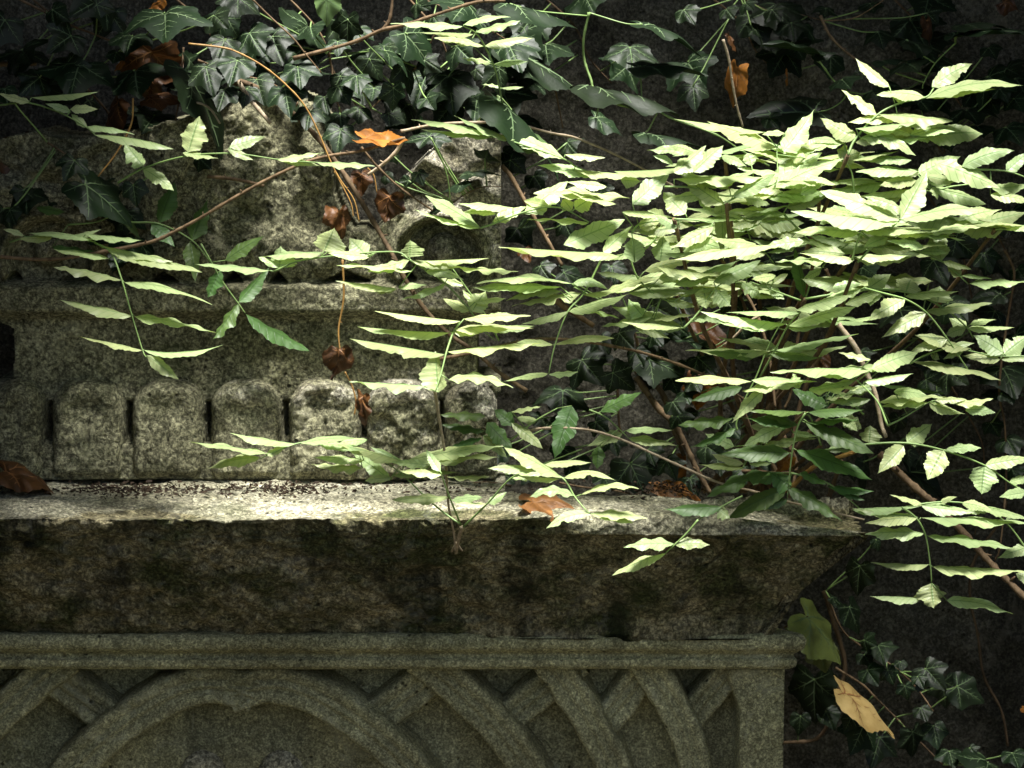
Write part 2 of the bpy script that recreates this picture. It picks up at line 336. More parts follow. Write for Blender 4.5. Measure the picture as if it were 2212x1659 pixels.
# --- cornice (long weathered slab with sloping soffit)
CZ = zy(1041, 0)                                     # level of the ledge top where it meets the headpiece
def cornice():
    XL = -xx(1885, 1120, -.21) + 2 * P(523, 1100, -.21).x; XR = xx(1888, 1120, -.21)
    prof = []                                         # (Y, Z)
    zt = CZ; zb = zy(1372, -.075); zl = zy(1156, -.204)
    for y in np.linspace(.30, -.186, 150): prof.append((y, zt, 0))
    for a in np.linspace(0, 90, 12)[1:]: prof.append((-.186 - .016 * math.sin(R(a)), zt - .014 * (1 - math.cos(R(a))), 1))
    for z in np.linspace(zt - .014, zl, 12)[1:]: prof.append((-.202, z, 1))
    for t in np.linspace(0, 1, 90)[1:]:
        prof.append((-.198 + (.123) * (t ** .80), zl + (zb - zl) * t, 2))
    for y in np.linspace(-.075, .30, 30)[1:]: prof.append((y, zb, 3))
    prof = np.array(prof)
    nu = 760
    u = np.linspace(0, 1, nu)
    Y0, Z0 = prof[:, 0][:, None], prof[:, 1][:, None]
    off = np.clip((-.202 - np.minimum(Y0, -.075)) / .127, -1, 0) * .104       # end return follows the section
    off = np.where(Z0 < zt - .0005, off, np.where(Y0 > -.2, 0, off))
    L = XL - off; Rr = XR + off
    XX = L + (Rr - L) * u[None, :]
    YY = Y0 + 0 * XX; ZZ = Z0 + 0 * XX
    arc = np.cumsum(np.r_[0, np.hypot(np.diff(prof[:, 0]), np.diff(prof[:, 1]))])[:, None] + 0 * XX
    k = prof[:, 2][:, None]
    n = fbm(XX, arc, 11, 5) * .012 + fbm(XX, arc, 45, 15) * .0055 + fbm(XX, arc, 130, 25) * .0026
    px = 1106 + XX / PXM
    # the arris is worn away on the left, crisp on the right
    worn = sm(1330, 1050, px) * (.55 + 1.2 * np.clip(fbm(XX, arc * 0, 4.5, 60, 3) + .35, 0, 1))
    edge = np.exp(-((YY + .198) / .04) ** 2) * np.exp(-((ZZ - (zt - .008)) / .018) ** 2)
    ZZ = ZZ - edge * .010 * worn; YY = YY + edge * .016 * worn
    lw = sm(1330, 1080, px) * ((k == 1) | (k == 2))
    yl = -.203 + .128 * np.clip((zt - .004 - ZZ) / (zt - .004 - zb), 0, 1) ** 1.1
    YY = YY * (1 - lw) + yl * lw
    YY = YY + lw * .010 * np.clip(fbm(XX, arc, 26, 123), -.2, 1) + lw * .006 * fbm(XX, arc, 70, 124)
    ZZ = ZZ - sm(1250, 1900, px) * .008 * np.exp(-((ZZ - zt) / .02) ** 2) * sm(-.02, -.22, YY) - sm(1240, 1880, px) * .006 * (k == 0)
    yb = np.where(px > 1092, -.088 + .020 * fbm(XX, arc * 0, 9, 77), .30)
    over = (YY > yb) & (k == 0)
    ZZ = np.where(over, np.maximum(zt - (YY - yb) * 1.4, zb), ZZ); YY = np.where((YY > yb), yb, YY)
    XX = np.where(over, XX - .108 * np.clip((zt - ZZ) / (zt - zb), 0, 1) * (u[None, :] - .5) * 2, XX)
    ZZ = ZZ - .022 * sm(1400, 1900, px) * ((k == 0) & ~over) - .018 * sm(1400, 1900, px) * (k == 1) * np.linspace(1, 0, int((prof[:, 2] == 1).sum()))[np.clip(np.cumsum(prof[:, 2] == 1) - 1, 0, None)][:, None]
    front = (k >= 1)
    YY = YY - n * front * 1.0; ZZ = ZZ + n * (k == 0) * .7
    crk = fbm(XX, arc, 7, 90)
    YY = YY + .010 * np.exp(-((crk - .02) / .012) ** 2) * (k == 2) * sm(1400, 1600, px)
    endn = fbm(arc, YY * 3, 30, 400) * .03
    XX = XX + (endn * .45 - .006) * sm(.985, 1.0, u)[None, :]
    # thin hollows
    YY = YY + .009 * sm(.22, .40, fbm(XX, arc, 18, 500)) * (k == 2)
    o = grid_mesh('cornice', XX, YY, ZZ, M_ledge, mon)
    at = o.data.attributes.new('wear_and_shading', 'FLOAT', 'POINT'); co = np.zeros(len(o.data.vertices) * 3); o.data.vertices.foreach_get('co', co); co = co.reshape(-1, 3)
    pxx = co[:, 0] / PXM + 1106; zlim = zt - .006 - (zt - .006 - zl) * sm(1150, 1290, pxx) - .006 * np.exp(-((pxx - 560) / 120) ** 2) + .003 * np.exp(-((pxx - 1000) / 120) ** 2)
    at.data.foreach_set('value', (sm(.006, -.006, co[:, 2] - zlim) * (co[:, 1] < .1)).astype(np.float32))  # dark patina plus painted shade, its edge follows the lit arris
    # end caps
    me = o.data
    for side in (0, nu - 1):
        V = [(XX[j, side], YY[j, side], ZZ[j, side]) for j in range(len(prof))]; m = len(V); V.append(tuple(np.mean(V, 0)))
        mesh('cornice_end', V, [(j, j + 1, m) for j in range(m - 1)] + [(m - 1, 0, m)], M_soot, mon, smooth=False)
    return XL, XR
CX0, CX1 = cornice()
# --- moulding under the cornice
def moulding():
    z0 = zy(1375, -.10); pts = []
    zr = zy(1412, -.10); zf0 = zy(1420, -.08); zf1 = zy(1446, -.08); zp = zy(1478, -.05)
    pts += [(.30, z0), (-.085, z0)]
    rr = (z0 - zr) / 2
    for a in np.linspace(0, 150, 14): pts.append((-.085 - rr * math.sin(R(a)) * .9, z0 - rr * (1 - math.cos(R(a)))))
    pts += [(-.079, zf0 + .004), (-.078, zf0), (-.084, zf0 - .003), (-.084, (zf0 + zf1) / 2), (-.083, zf1 + .004), (-.078, zf1), (-.062, zf1 - .004), (.3, zf1 - .004)]
    d = np.array(pts); s = np.r_[0, np.cumsum(np.hypot(np.diff(d[:, 0]), np.diff(d[:, 1])))]
    ss = np.unique(np.r_[np.linspace(0, s[-1], 40), np.linspace(s[1], s[-2], 100)])
    Y0 = np.interp(ss, s, d[:, 0])[:, None]; Z0 = np.interp(ss, s, d[:, 1])[:, None]
    XR = xx(1745, 1390, -.10); cX = P(523, 1400, -.10).x
    off = np.clip((Y0 + .095), 0, .05) * .9
    u = np.linspace(-1, 1, 620)[None, :]
    XX = cX + (XR - cX - off) * u; YY = Y0 + 0 * XX; ZZ = Z0 + 0 * XX
    arc = ss[:, None] + 0 * XX
    fr = (Y0 < 0)
    YY = YY - fr * (fbm(XX, arc, 14, 8) * .004 + fbm(XX, arc, 80, 18) * .0018)
    XX = XX + (fbm(arc, arc * 0, 70, 28) * .006) * (np.abs(u) > .995)
    o = grid_mesh('moulding', XX, YY, ZZ, M_lower, mon)
    for side in (0, -1):
        V = [(XX[j, side], YY[j, side], ZZ[j, side]) for j in range(len(ss))]; m = len(V); V.append(tuple(np.mean(V, 0)))
        mesh('moulding_end', V, [(j, (j + 1) % m, m) for j in range(m)], M_lower, mon, smooth=False)
moulding()
# --- arcade panel
zf1_ = zy(1446, -.08) - .0045
def panel():
    xr = xx(1693, 1600, -.05); cX = P(523, 1600, -.05).x; xl = 2 * cX - xr
    z1 = zf1_ ; z0 = zy(1900, -.05)
    gx, gz = np.meshgrid(np.arange(xl, xr, .0024), np.arange(z0, z1, .0024))
    qx, qy = proj(gx, -.05 + 0 * gx, gz); mxx = 523 + np.abs(qx - 523)
    pil = sm(1590, 1597, mxx + 26 * sm(1540, 1450, qy) + fbm(gx, gz, 40, 4) * 4)
    h = -.004 + (.058) * pil + fbm(gx, gz, 25, 6) * .004 + fbm(gx, gz, 100, 16) * .0015
    o = grid_mesh('arcade_panel', gx, -h, gz, M_lower, mon, skirt=.28)
    box('plinth', xl - .012, xr + .012, -.045, .29, -0.002, z0 + .004, M_lower, mon)
    ribs = []
    def band(pts, w, Yf, seed, name='arch_rib', grooves=True):
        pts = [P(a, b, Yf) for a, b in pts]
        p = np.array([[q.x, q.z] for q in pts]); s = np.r_[0, np.cumsum(np.hypot(*np.diff(p, axis=0).T))]
        t = np.linspace(0, s[-1], max(24, int(s[-1] / .0025)))
        # smooth interpolation
        cx_ = np.interp(t, s, p[:, 0]); cz_ = np.interp(t, s, p[:, 1])
        kk = np.ones(21) / 21.0
        for _ in range(2):
            cx_ = np.convolve(np.pad(cx_, 10, 'reflect', reflect_type='odd'), kk, 'valid'); cz_ = np.convolve(np.pad(cz_, 10, 'reflect', reflect_type='odd'), kk, 'valid')
        dx = np.gradient(cx_); dz = np.gradient(cz_); L = np.hypot(dx, dz); nx, nz = -dz / L, dx / L
        sv = np.array([-1.0, -1.0, -.97, -.92, -.8, -.6, -.4, -.25, -.1, 0, .1, .25, .4, .6, .8, .92, .97, 1.0, 1.0])
        hv = np.array([-.045, -.02, -.008, -.003, 0, 0, -.0012, -.0045, -.0016, 0, -.0016, -.0045, -.0012, 0, 0, -.003, -.008, -.02, -.045])
        W = w * PXM / 2
        T = t[:, None] + 0 * sv; 
        XX = cx_[:, None] + nx[:, None] * sv * W; ZZ = cz_[:, None] + nz[:, None] * sv * W
        e = fbm(XX, ZZ, 60, seed) * .003 * (np.abs(sv) > .9)
        XX = XX + nx[:, None] * e; ZZ = ZZ + nz[:, None] * e
        YY = Yf - hv * (1.3) - (fbm(XX, ZZ, 26, seed + 3) * .003 + fbm(XX, ZZ, 110, seed + 5) * .0012)
        panel_ob = o
        return grid_mesh(name, XX, YY, ZZ, M_lower, o)
    FR = [ [(492, 1508), (525, 1490), (572, 1477), (618, 1480), (690, 1508), (760, 1552), (830, 1606), (880, 1655), (960, 1760), (1000, 1880)],
           [(900, 1420), (950, 1455), (1010, 1512), (1080, 1578), (1140, 1659), (1190, 1760), (1210, 1880)],
           [(1160, 1400), (1210, 1460), (1270, 1550), (1328, 1659), (1370, 1780), (1385, 1880)],
           [(1370, 1400), (1413, 1460), (1470, 1550), (1505, 1659), (1530, 1780), (1535, 1880)] ]
    BK = [ [(800, 1562), (830, 1541), (860, 1520), (935, 1465), (1000, 1430)],
           [(1078, 1572), (1100, 1552), (1180, 1490), (1250, 1430)],
           [(1285, 1590), (1312, 1560), (1375, 1480), (1410, 1430)],
           [(1482, 1572), (1502, 1540), (1560, 1470), (1610, 1430)] ]
    for i, f in enumerate(FR):
        band(f, 88 - 4 * i, -.056, 10 + i)
        band([(1046 - a - 3 * (i == 0), b) for a, b in f], 88 - 4 * i, -.0565 - .001 * i, 30 + i)
    for i, f in enumerate(BK):
        band(f, 84 - 5 * i, -.038, 50 + i)
        band([(1046 - a, b) for a, b in f], 84 - 5 * i, -.0385, 70 + i)
    # little round heads in the tympanum
    for cx0 in (440, 608):
        c = P(cx0, 1676, -.060); n = 24; V = []; F = []
        for j in range(n + 1):
            for k2 in range(n * 2):
                a, b = math.pi * j / n, math.pi * k2 / n
                r = .028 * (1 + .12 * float(fbm(np.array([j * .2]), np.array([k2 * .2]), 1.0, 3)[0]))
                V.append((c.x + r * math.sin(a) * math.cos(b), c.y + r * .8 * math.sin(a) * math.sin(b), c.z + r * 1.1 * math.cos(a)))
        for j in range(n):
            for k2 in range(n * 2):
                F.append((j * n * 2 + k2, j * n * 2 + (k2 + 1) % (n * 2), (j + 1) * n * 2 + (k2 + 1) % (n * 2), (j + 1) * n * 2 + k2))
        mesh('carved_knob', V, F, M_ledge, o)
panel()
fixparts(mon)
# --- the wall behind and the ground
gx, gz = np.meshgrid(np.arange(-2.2, 2.2, .006), np.arange(0.0, 2.25, .006))
hw = fbm(gx, gz, 5, 61) * .012 + fbm(gx, gz, 40, 62) * .006 + fbm(gx, gz, 110, 63) * .003
WALLY = .36
w = grid_mesh('garden_wall', gx, WALLY - hw, gz, M_wall, None, skirt=WALLY + .25)
tag(w, 'dark rough rendered wall behind the stone tomb, overgrown with ivy', 'wall')
g = mesh('ground', [(-60, -60, -.004), (60, -60, -.004), (60, 60, -.004), (-60, 60, -.004)], [(0, 1, 2, 3)], M_ground, smooth=False); tag(g, kind='structure')

# ---------------------------------------------------------------- plant builders
OFF = dict(A=(0, 0), B=(729, 0), D=(1456, 0), E=(0, 540), F=(729, 540), G=(1456, 540), H=(0, 1092), I=(729, 1092), J=(1456, 1092))
KS = 0.3418
def fp(c, x, y): return OFF[c][0] + KS * x, OFF[c][1] + KS * y
def frame(a, b):
    d = (b - a).normalized(); return d
VIEW = Vector((0, 1, -.14)).normalized()
def blade(base, tip, wapp, bend, rng, ratio=.37, teeth=True, fold=.27, wave=1.0):
    """one leaflet as a curved, toothed, rippled surface; wapp = apparent width (m), bend = sag of the axis (m)"""
    L = (tip - base).length; ax = (tip - base) / L
    wapp *= 1.14; W = max(ratio * L, wapp); W = min(W, max(.46 * L, wapp))
    sn = max(-1, min(1, wapp * .82 / W)); cs = math.sqrt(max(0, 1 - sn * sn))
    side = ax.cross(VIEW)
    if side.length < 1e-3: side = Vector((1, 0, 0))
    side.normalize()
    sn = max(-1, min(1, sn + rng.uniform(-.10, .14))); cs = math.sqrt(1 - sn * sn)
    if side.z > 0: side = -side                      # pointing down in the picture
    wd = (side * sn - VIEW * cs).normalized()         # the lower edge comes towards us: we look at the upper face
    n = wd.cross(ax).normalized()
    if n.z < 0 and sn < .9: n = -n
    NT, NS = 30, 7
    V = []; U = []
    ph = rng.uniform(0, 6.28); f1 = rng.uniform(1.4, 3.6); amp = wave * rng.uniform(.03, .14); tw = rng.uniform(-.35, .35)
    curl = rng.uniform(-.25, .35); nt_ = rng.choice([9, 10, 12]); pk = rng.uniform(.36, .46)
    a_, b_ = .85, .85 * (1 - pk) / pk; mxp = (pk ** a_) * ((1 - pk) ** b_)
    side_amp = (rng.uniform(.6, 1.3), rng.uniform(.6, 1.3))
    # bites on the margin
    bite = (rng.uniform(.25, .85), rng.choice([-1, 1]), rng.uniform(.15, .45)) if rng.random() < .22 else None
    for i in range(NT + 1):
        t = i / NT
        pr = (max(t, 1e-4) ** a_) * (max(1 - t, 1e-4) ** b_) / mxp * (.96 + .04 * math.sin(9 * t))
        pr = max(pr, .015)
        fr = (t * nt_) % 1.0
        to = (1 + .17 * (fr - .5) + .10 * math.sin(17 * t + ph)) if teeth else 1
        c = base + ax * (L * t) + Vector((0, 0, 1)) * (bend * 4 * t * (1 - t)) + n * (L * .06 * curl * math.sin(3.1 * t))
        an = tw * (t - .3); ca, sa = math.cos(an), math.sin(an)
        wd2 = wd * ca + n * sa; n2 = n * ca - wd * sa
        for j in range(NS):
            s = -1 + 2 * j / (NS - 1)
            w = s * W / 2 * pr * (to if abs(s) > .9 else 1)
            if bite and s * bite[1] > .5 and abs(t - bite[0]) < .05: w *= 1 - bite[2]
            r_ = side_amp[0] if s < 0 else side_amp[1]
            h = -fold * abs(w) + amp * W / 2 * s * s * r_ * math.sin(6.283 * f1 * t + ph + (1.7 if s > 0 else 0)) * min(1, 6 * t) * min(1, 5 * (1 - t) + .2)
            h += .05 * W * pr * abs(s) * (1 - abs(s)) * 2 * math.sin(6.283 * (t * 8 - abs(s) * 1.1))
            h += curl * .25 * W * pr * s * s
            V.append(c + wd2 * w + n2 * h); U.append((t, (s + 1) / 2))
    F = [(i * NS + j, i * NS + j + 1, (i + 1) * NS + j + 1, (i + 1) * NS + j) for i in range(NT) for j in range(NS - 1)]
    return V, F, U
def tube_pts(pts, n=6, sub=6):
    """Catmull-Rom through points"""
    out = []
    q = [pts[0] * 2 - pts[1]] + list(pts) + [pts[-1] * 2 - pts[-2]] if len(pts) > 1 else pts
    for i in range(1, len(q) - 2):
        p0, p1, p2, p3 = q[i - 1], q[i], q[i + 1], q[i + 2]
        for k in range(sub):
            t = k / sub
            out.append(.5 * ((2 * p1) + (p2 - p0) * t + (2 * p0 - 5 * p1 + 4 * p2 - p3) * t * t + (3 * p1 - p0 - 3 * p2 + p3) * t * t * t))
    out.append(q[-2]); return out
def tube(pts, r0, r1, V, F, rng, n=6, sub=6, knob=.0, smooth=True):
    p = tube_pts(pts, n, sub) if smooth else pts
    m = len(p); b = len(V); ref = Vector((0.1, 1, .2)).normalized()
    for i in range(m):
        d = (p[min(i + 1, m - 1)] - p[max(i - 1, 0)]).normalized()
        s = d.cross(ref).normalized(); u = s.cross(d)
        r = r0 + (r1 - r0) * i / (m - 1)
        r *= 1 + knob * (rng.random() - .5)
        if knob and i % (sub + 1) == 0: r *= 1 + knob * .9
        for k in range(n):
            a = 6.283 * k / n
            V.append(p[i] + s * (r * math.cos(a)) + u * (r * math.sin(a)))
    for i in range(m - 1):
        for k in range(n):
            F.append((b + i * n + k, b + i * n + (k + 1) % n, b + (i + 1) * n + (k + 1) % n, b + (i + 1) * n + k))
    V.append(p[0]); V.append(p[-1]); c = len(V)
    for k in range(n):
        F.append((c - 2, b + (k + 1) % n, b + k)); F.append((c - 1, b + (m - 1) * n + k, b + (m - 1) * n + (k + 1) % n))
RNG = random.Random(11)
def frond(root, crop, Y, rachis, leaflets, mat=None, dY=0.0, r=.0011, name='compound_leaf', slope=0.0):
    """one pinnate leaf: its stalk is a part of the shoot, its leaflets are sub-parts. Y may vary along x by slope"""
    mat = mat or M_leaf
    if rachis:
        pts = []
        for i, (x, y) in enumerate(rachis):
            q = fp(crop, x, y); pts.append(P(q[0], q[1], Y + dY * i / max(1, len(rachis) - 1)))
    else: pts = None
    V, F = [], []
    if pts: tube(pts, r * 1.15, r * .6, V, F, RNG, n=6, sub=5)
    else:
        x, y = fp(crop, leaflets[0][0], leaflets[0][1]); p = P(x, y, Y); tube([p, p + Vector((0.001, .012, -.012)), p + Vector((.002, .03, -.03))], .0008, .0006, V, F, RNG, n=5, sub=2)
    st = mesh(name, V, F, M_green, root)
    for lf in leaflets:
        bx, by, tx, ty, w = lf[:5]; bend = lf[5] if len(lf) > 5 else RNG.uniform(-2, 9)
        m = lf[6] if len(lf) > 6 else mat
        b2 = fp(crop, bx, by); t2 = fp(crop, tx, ty)
        if pts:
            near = min(pts, key=lambda p: abs(proj(p.x, p.y, p.z)[0] - b2[0]) + abs(proj(p.x, p.y, p.z)[1] - b2[1])); Yb = near.y
        else: Yb = Y
        Ln = math.hypot(t2[0] - b2[0], t2[1] - b2[1]) * PXM
        Yt = Yb + RNG.uniform(-.30, .22) * Ln
        if w * KS * PXM > .33 * Ln: Yt = Yb + (.55 if ty < by else -.5) * Ln
        bb, tt = P(b2[0], b2[1], Yb), P(t2[0], t2[1], Yt)
        V, F, U = blade(bb, tt, max(w, 26) * KS * PXM, bend * KS * PXM, RNG)
        # short stalk joining the rachis
        mi = [0] * len(F)
        if pts:
            tp = tube_pts(pts, 6, 5); nr = min(tp, key=lambda p: (p - bb).length)
            if .0015 < (nr - bb).length < .035:
                k = len(F); tube([nr, bb], .0006, .0006, V, F, RNG, n=4, sub=1); U += [(0, .5)] * (len(V) - len(U)); mi += [1] * (len(F) - k)
        mesh('leaflet', V, F, [m, M_green], st, mi=mi, uv=U)
    return st

# ---- ivy
HALF_L = [(0, -.06), (.10, -.20), (.26, -.33), (.44, -.33), (.50, -.20), (.52, -.04), (.60, .10), (.74, .24), (.84, .42), (.66, .44), (.48, .46), (.36, .52), (.30, .64), (.22, .82), (.10, .96), (0, 1.08)]
HALF_O = [(0, -.02), (.12, -.14), (.28, -.22), (.42, -.18), (.53, -.06), (.58, .08), (.58, .22), (.56, .34), (.50, .46), (.43, .57), (.36, .66), (.28, .75), (.20, .84), (.12, .93), (.05, 1.01), (0, 1.08)]
def ivy_blade(S, wx, rng, lob, cup=None):
    """leaf in its own plane: x right, y to the tip, z up; junction at origin. wx = width factor. returns V,F,mi"""
    cup = rng.uniform(-.45, .15) if cup is None else cup
    droop = rng.uniform(.15, .55); ph = rng.uniform(0, 6.28); wa = rng.uniform(.02, .06); skew = rng.uniform(-.08, .08)
    asym = rng.uniform(.9, 1.1)
    half = [((a[0] * lob + b[0] * (1 - lob)), (a[1] * lob + b[1] * (1 - lob))) for a, b in zip(HALF_L, HALF_O)]
    out = []
    for i in range(len(half) - 1):
        for k in range(3):
            t = k / 3; out.append((half[i][0] * (1 - t) + half[i + 1][0] * t, half[i][1] * (1 - t) + half[i + 1][1] * t))
    ring = [(x * asym, y) for x, y in out] + [half[-1]] + [(-x / asym, y) for x, y in reversed(out[1:])]
    # soften
    n = len(ring)
    ring = [((ring[i - 1][0] + 2 * ring[i][0] + ring[(i + 1) % n][0]) / 4, (ring[i - 1][1] + 2 * ring[i][1] + ring[(i + 1) % n][1]) / 4) if i else ring[0] for i in range(n)]
    ring = [(x * (1 + .03 * math.sin(i * 1.9 + ph)) + skew * y * y, y * (1 + .02 * math.sin(i * 2.3 + ph))) for i, (x, y) in enumerate(ring)]
    def g(x, y):
        r2 = x * x + y * y
        return (cup * abs(x) * .55 - droop * y * y * .6 - .22 * x * x * (1 if cup < .1 else -.3)
                + wa * math.sin(7.5 * math.atan2(x, y + .05) + ph) * min(1, r2 * 2.2) + .02 * math.sin(9 * x + 3 * y + ph)
                - .05 * math.exp(-(x / .05) ** 2))
    def pt(x, y, dz=0): return Vector((x * S * wx, y * S, (g(x, y) + dz) * S))
    V = []; F = []; mi = []
    c = (0, .12); K = 6
    V.append(pt(*c))
    for k in range(1, K + 1):
        t = (k / K) ** .85
        for x, y in ring: V.append(pt(c[0] + (x - c[0]) * t, c[1] + (y - c[1]) * t))
    for i in range(n): F.append((0, 1 + i, 1 + (i + 1) % n))
    for k in range(K - 1):
        for i in range(n):
            a = 1 + k * n + i; b = 1 + k * n + (i + 1) % n
            F.append((a, a + n, b + n, b))
    mi += [0] * len(F)
    def strip(p0, p1, w0, w1, seg=6, curve=0.0):
        b = len(V); dx, dy = p1[0] - p0[0], p1[1] - p0[1]; L = math.hypot(dx, dy) or 1; nx, ny = -dy / L, dx / L
        for i in range(seg + 1):
            t = i / seg; w = w0 + (w1 - w0) * t; o = curve * 4 * t * (1 - t) * L
            x, y = p0[0] + dx * t + nx * o, p0[1] + dy * t + ny * o
            V.append(pt(x + nx * w, y + ny * w, .006)); V.append(pt(x - nx * w, y - ny * w, .006))
        for i in range(seg): F.append((b + 2 * i, b + 2 * i + 1, b + 2 * i + 3, b + 2 * i + 2)); mi.append(1)
    tips = [(0, .98, 0)] + [(s * (.74 * lob + .50 * (1 - lob)), .40 * lob + .40 * (1 - lob), s) for s in (-1, 1)] + [(s * (.44 * lob + .36 * (1 - lob)), -.26 * lob - .14 * (1 - lob), s) for s in (-1, 1)]
    for tx, ty, s in tips:
        tx = tx + skew * ty * ty
        strip((0, 0), (tx * .95, ty * .95), .016, .004, 7, .03 * s)
        ang = math.atan2(tx, ty); L = math.hypot(tx, ty)
        for k, f in enumerate((.28, .5, .7) if ty > 0 else (.45,)):
            for sd in (-1, 1):
                a2 = ang + sd * .75; ll = L * (.30 - .10 * k) * (1.0 if abs(ty) > .6 else .75)
                x0, y0 = tx * f, ty * f
                strip((x0, y0), (x0 + math.sin(a2) * ll, y0 + math.cos(a2) * ll), .008, .003, 3, .05 * sd)
    return V, F, mi
def place_ivy(root, bx, by, Yb, tx, ty, w, mats, rng, lob=None, stem=None, name='leaf', curl=None, dep=None):
    """picture points -> world; the leaf gets its real size and the tilt that gives the seen outline"""
    lob = rng.choice([.2, .4, .55, .7, .85]) if lob is None else lob * .82
    wfac = 1.34 * lob + 1.14 * (1 - lob)
    b0 = P(bx, by, Yb); Lp = math.hypot(tx - bx, ty - by) * PXM; wp = w * PXM
    S = max(Lp, wp / wfac, .6 * (Lp + wp / wfac)) if dep is None else Lp * dep
    S = min(S, max(Lp, wp / wfac) * 1.0 + 1e-6)
    ax = P(tx, ty, Yb) - b0; ax = ax.normalized()
    dep_ = math.sqrt(max(0, S * S - Lp * Lp))
    axis = (ax * Lp - VIEW * dep_).normalized()
    side = ax.cross(VIEW).normalized()
    sn = min(1, wp / (wfac * S)); cs = math.sqrt(max(0, 1 - sn * sn))
    best = None
    for sg in (-1, 1):
        x_ = side * sn + VIEW * cs * sg; x_ = (x_ - axis * x_.dot(axis)).normalized(); n_ = x_.cross(axis)
        if n_.dot(VIEW) > 0: n_ = -n_; x_ = -x_
        if best is None or n_.z > best[0]: best = (n_.z, x_, n_)
    xd, n = best[1], best[2]
    V, F, mi = ivy_blade(S, 1.0, rng, lob, curl)
    V = [b0 + xd * v.x + axis * v.y + n * v.z for v in V]
    # petiole
    if stem == 'none': return mesh(name, V, F, mats, root, mi=mi)
    if stem is not None: e = stem
    else: e = b0 + Vector((rng.uniform(-.02, .02), .03, rng.uniform(.005, .03)))
    d = e - b0
    if d.length > .10: e = b0 + d * (.10 / d.length); d = e - b0
    k = len(F)
    tube([b0 - n * .0006, b0 + d * .3 + Vector((0, .004, -.004)), b0 + d * .7 + Vector((0, .004, -.002)), e], .0009, .0010, V, F, rng, n=5, sub=3)
    mi += [2] * (len(F) - k)
    return mesh(name, V, F, mats, root, mi=mi)

def sticks(name, label, cat, crop, Y0, Y1, pts, r, mat=None, r1=None, group=None, rng=RNG, knob=.25):
    q = [P(*fp(crop, x, y), Y0 + (Y1 - Y0) * i / (len(pts) - 1)) for i, (x, y) in enumerate(pts)]
    V, F = [], []
    rr = r * KS * PXM
    tube(q, rr, (r1 if r1 is not None else r * .75) * KS * PXM, V, F, rng, n=8, sub=8, knob=knob)
    # buds and side spurs
    tp = tube_pts(q, 6, 8)
    for i in range(5, len(tp) - 3, 9):
        d = Vector((rng.uniform(-1, 1), rng.uniform(-.6, .2), rng.uniform(-.2, 1))).normalized()
        tube([tp[i], tp[i] + d * rr * 1.6, tp[i] + d * rr * 2.4], rr * .5, rr * .2, V, F, rng, n=5, sub=1, smooth=False)
    o = mesh(name, V, F, mat or M_bark)
    return tag(o, label, cat, group)

# ---------------------------------------------------------------- ash shoots traced from the picture
def shoot(label, fr, crop_stem=None, loc=None):
    """fr = list of frond argument tuples; crop_stem = (crop, Y, pts, radius, material)"""
    x, y = fp(fr[0][0], *fr[0][3 - 1][0]) if fr[0][2] else fp(fr[0][0], fr[0][3][0][0], fr[0][3][0][1])
    root = empty('ash_shoot', P(x, y, fr[0][1]), label, 'plant', None)
    if crop_stem:
        for cs in crop_stem:
            c, Y0, Y1, pts, r, m = cs
            q = [P(*fp(c, a, b), Y0 + (Y1 - Y0) * i / (len(pts) - 1)) for i, (a, b) in enumerate(pts)]
            V, F = [], []; tube(q, r * KS * PXM, r * .7 * KS * PXM, V, F, RNG, n=8, sub=8, knob=.15)
            mesh('stem', V, F, m, root)
    x0 = proj(root.location.x, root.location.y, root.location.z)
    if x0[0] > 1380 and not crop_stem and x0[1] < 1000:
        a = Vector(root.location); e = P(1600 + RNG.uniform(-90, 120), 1060, .13 + RNG.uniform(-.02, .03)); q = [a, a.lerp(e, .3) + Vector((RNG.uniform(-.02, .02), .05, -.02)), a.lerp(e, .65) + Vector((RNG.uniform(-.02, .02), .04, 0)), e]
        V, F = [], []; tube(q, .0020, .0036, V, F, RNG, n=8, sub=8, knob=.2); mesh('stem', V, F, M_bark, root)
    for f in fr:
        frond(root, f[0], f[1], f[2], f[3], **(f[4] if len(f) > 4 else {}))
    fixparts2(root)
    return root
def fixparts2(root):
    inv = Matrix.Translation(-Vector(root.location))
    for c in root.children: c.matrix_parent_inverse = inv
D_ = dict(mat=M_leafd)
shoot('pale leaf spray coming in from the far left edge, above the big veined ivy leaf', [
 ('A', -.10, [(-60, 670), (0, 665), (180, 650), (385, 715), (545, 805), (600, 852)],
  [(190, 645, -10, 590, 55), (200, 615, 622, 580, 52), (445, 705, 285, 655, 50), (445, 690, 620, 690, 55), (548, 805, 450, 722, 50), (552, 800, 850, 850, 50, 18), (600, 852, 1098, 942, 30, 26)], dict(dY=-.05))])
shoot('long arching spray with two upright oval leaflets crossing the dark ivy at left', [
 ('A', -.12, [(745, 1155), (905, 1065), (1170, 988), (1470, 970), (1770, 1010), (2040, 1030)],
  [(905, 1048, 780, 890, 125), (905, 1065, 1098, 1205, 85), (1190, 960, 1262, 735, 175), (1155, 965, 1380, 1002, 38), (1450, 930, 1680, 862, 80), (1440, 940, 1602, 1012, 55), (1755, 1008, 2045, 965, 58), (1775, 1005, 2025, 1050, 48), (2005, 1028, 2370, 1050, 28)], dict(dY=-.06))])
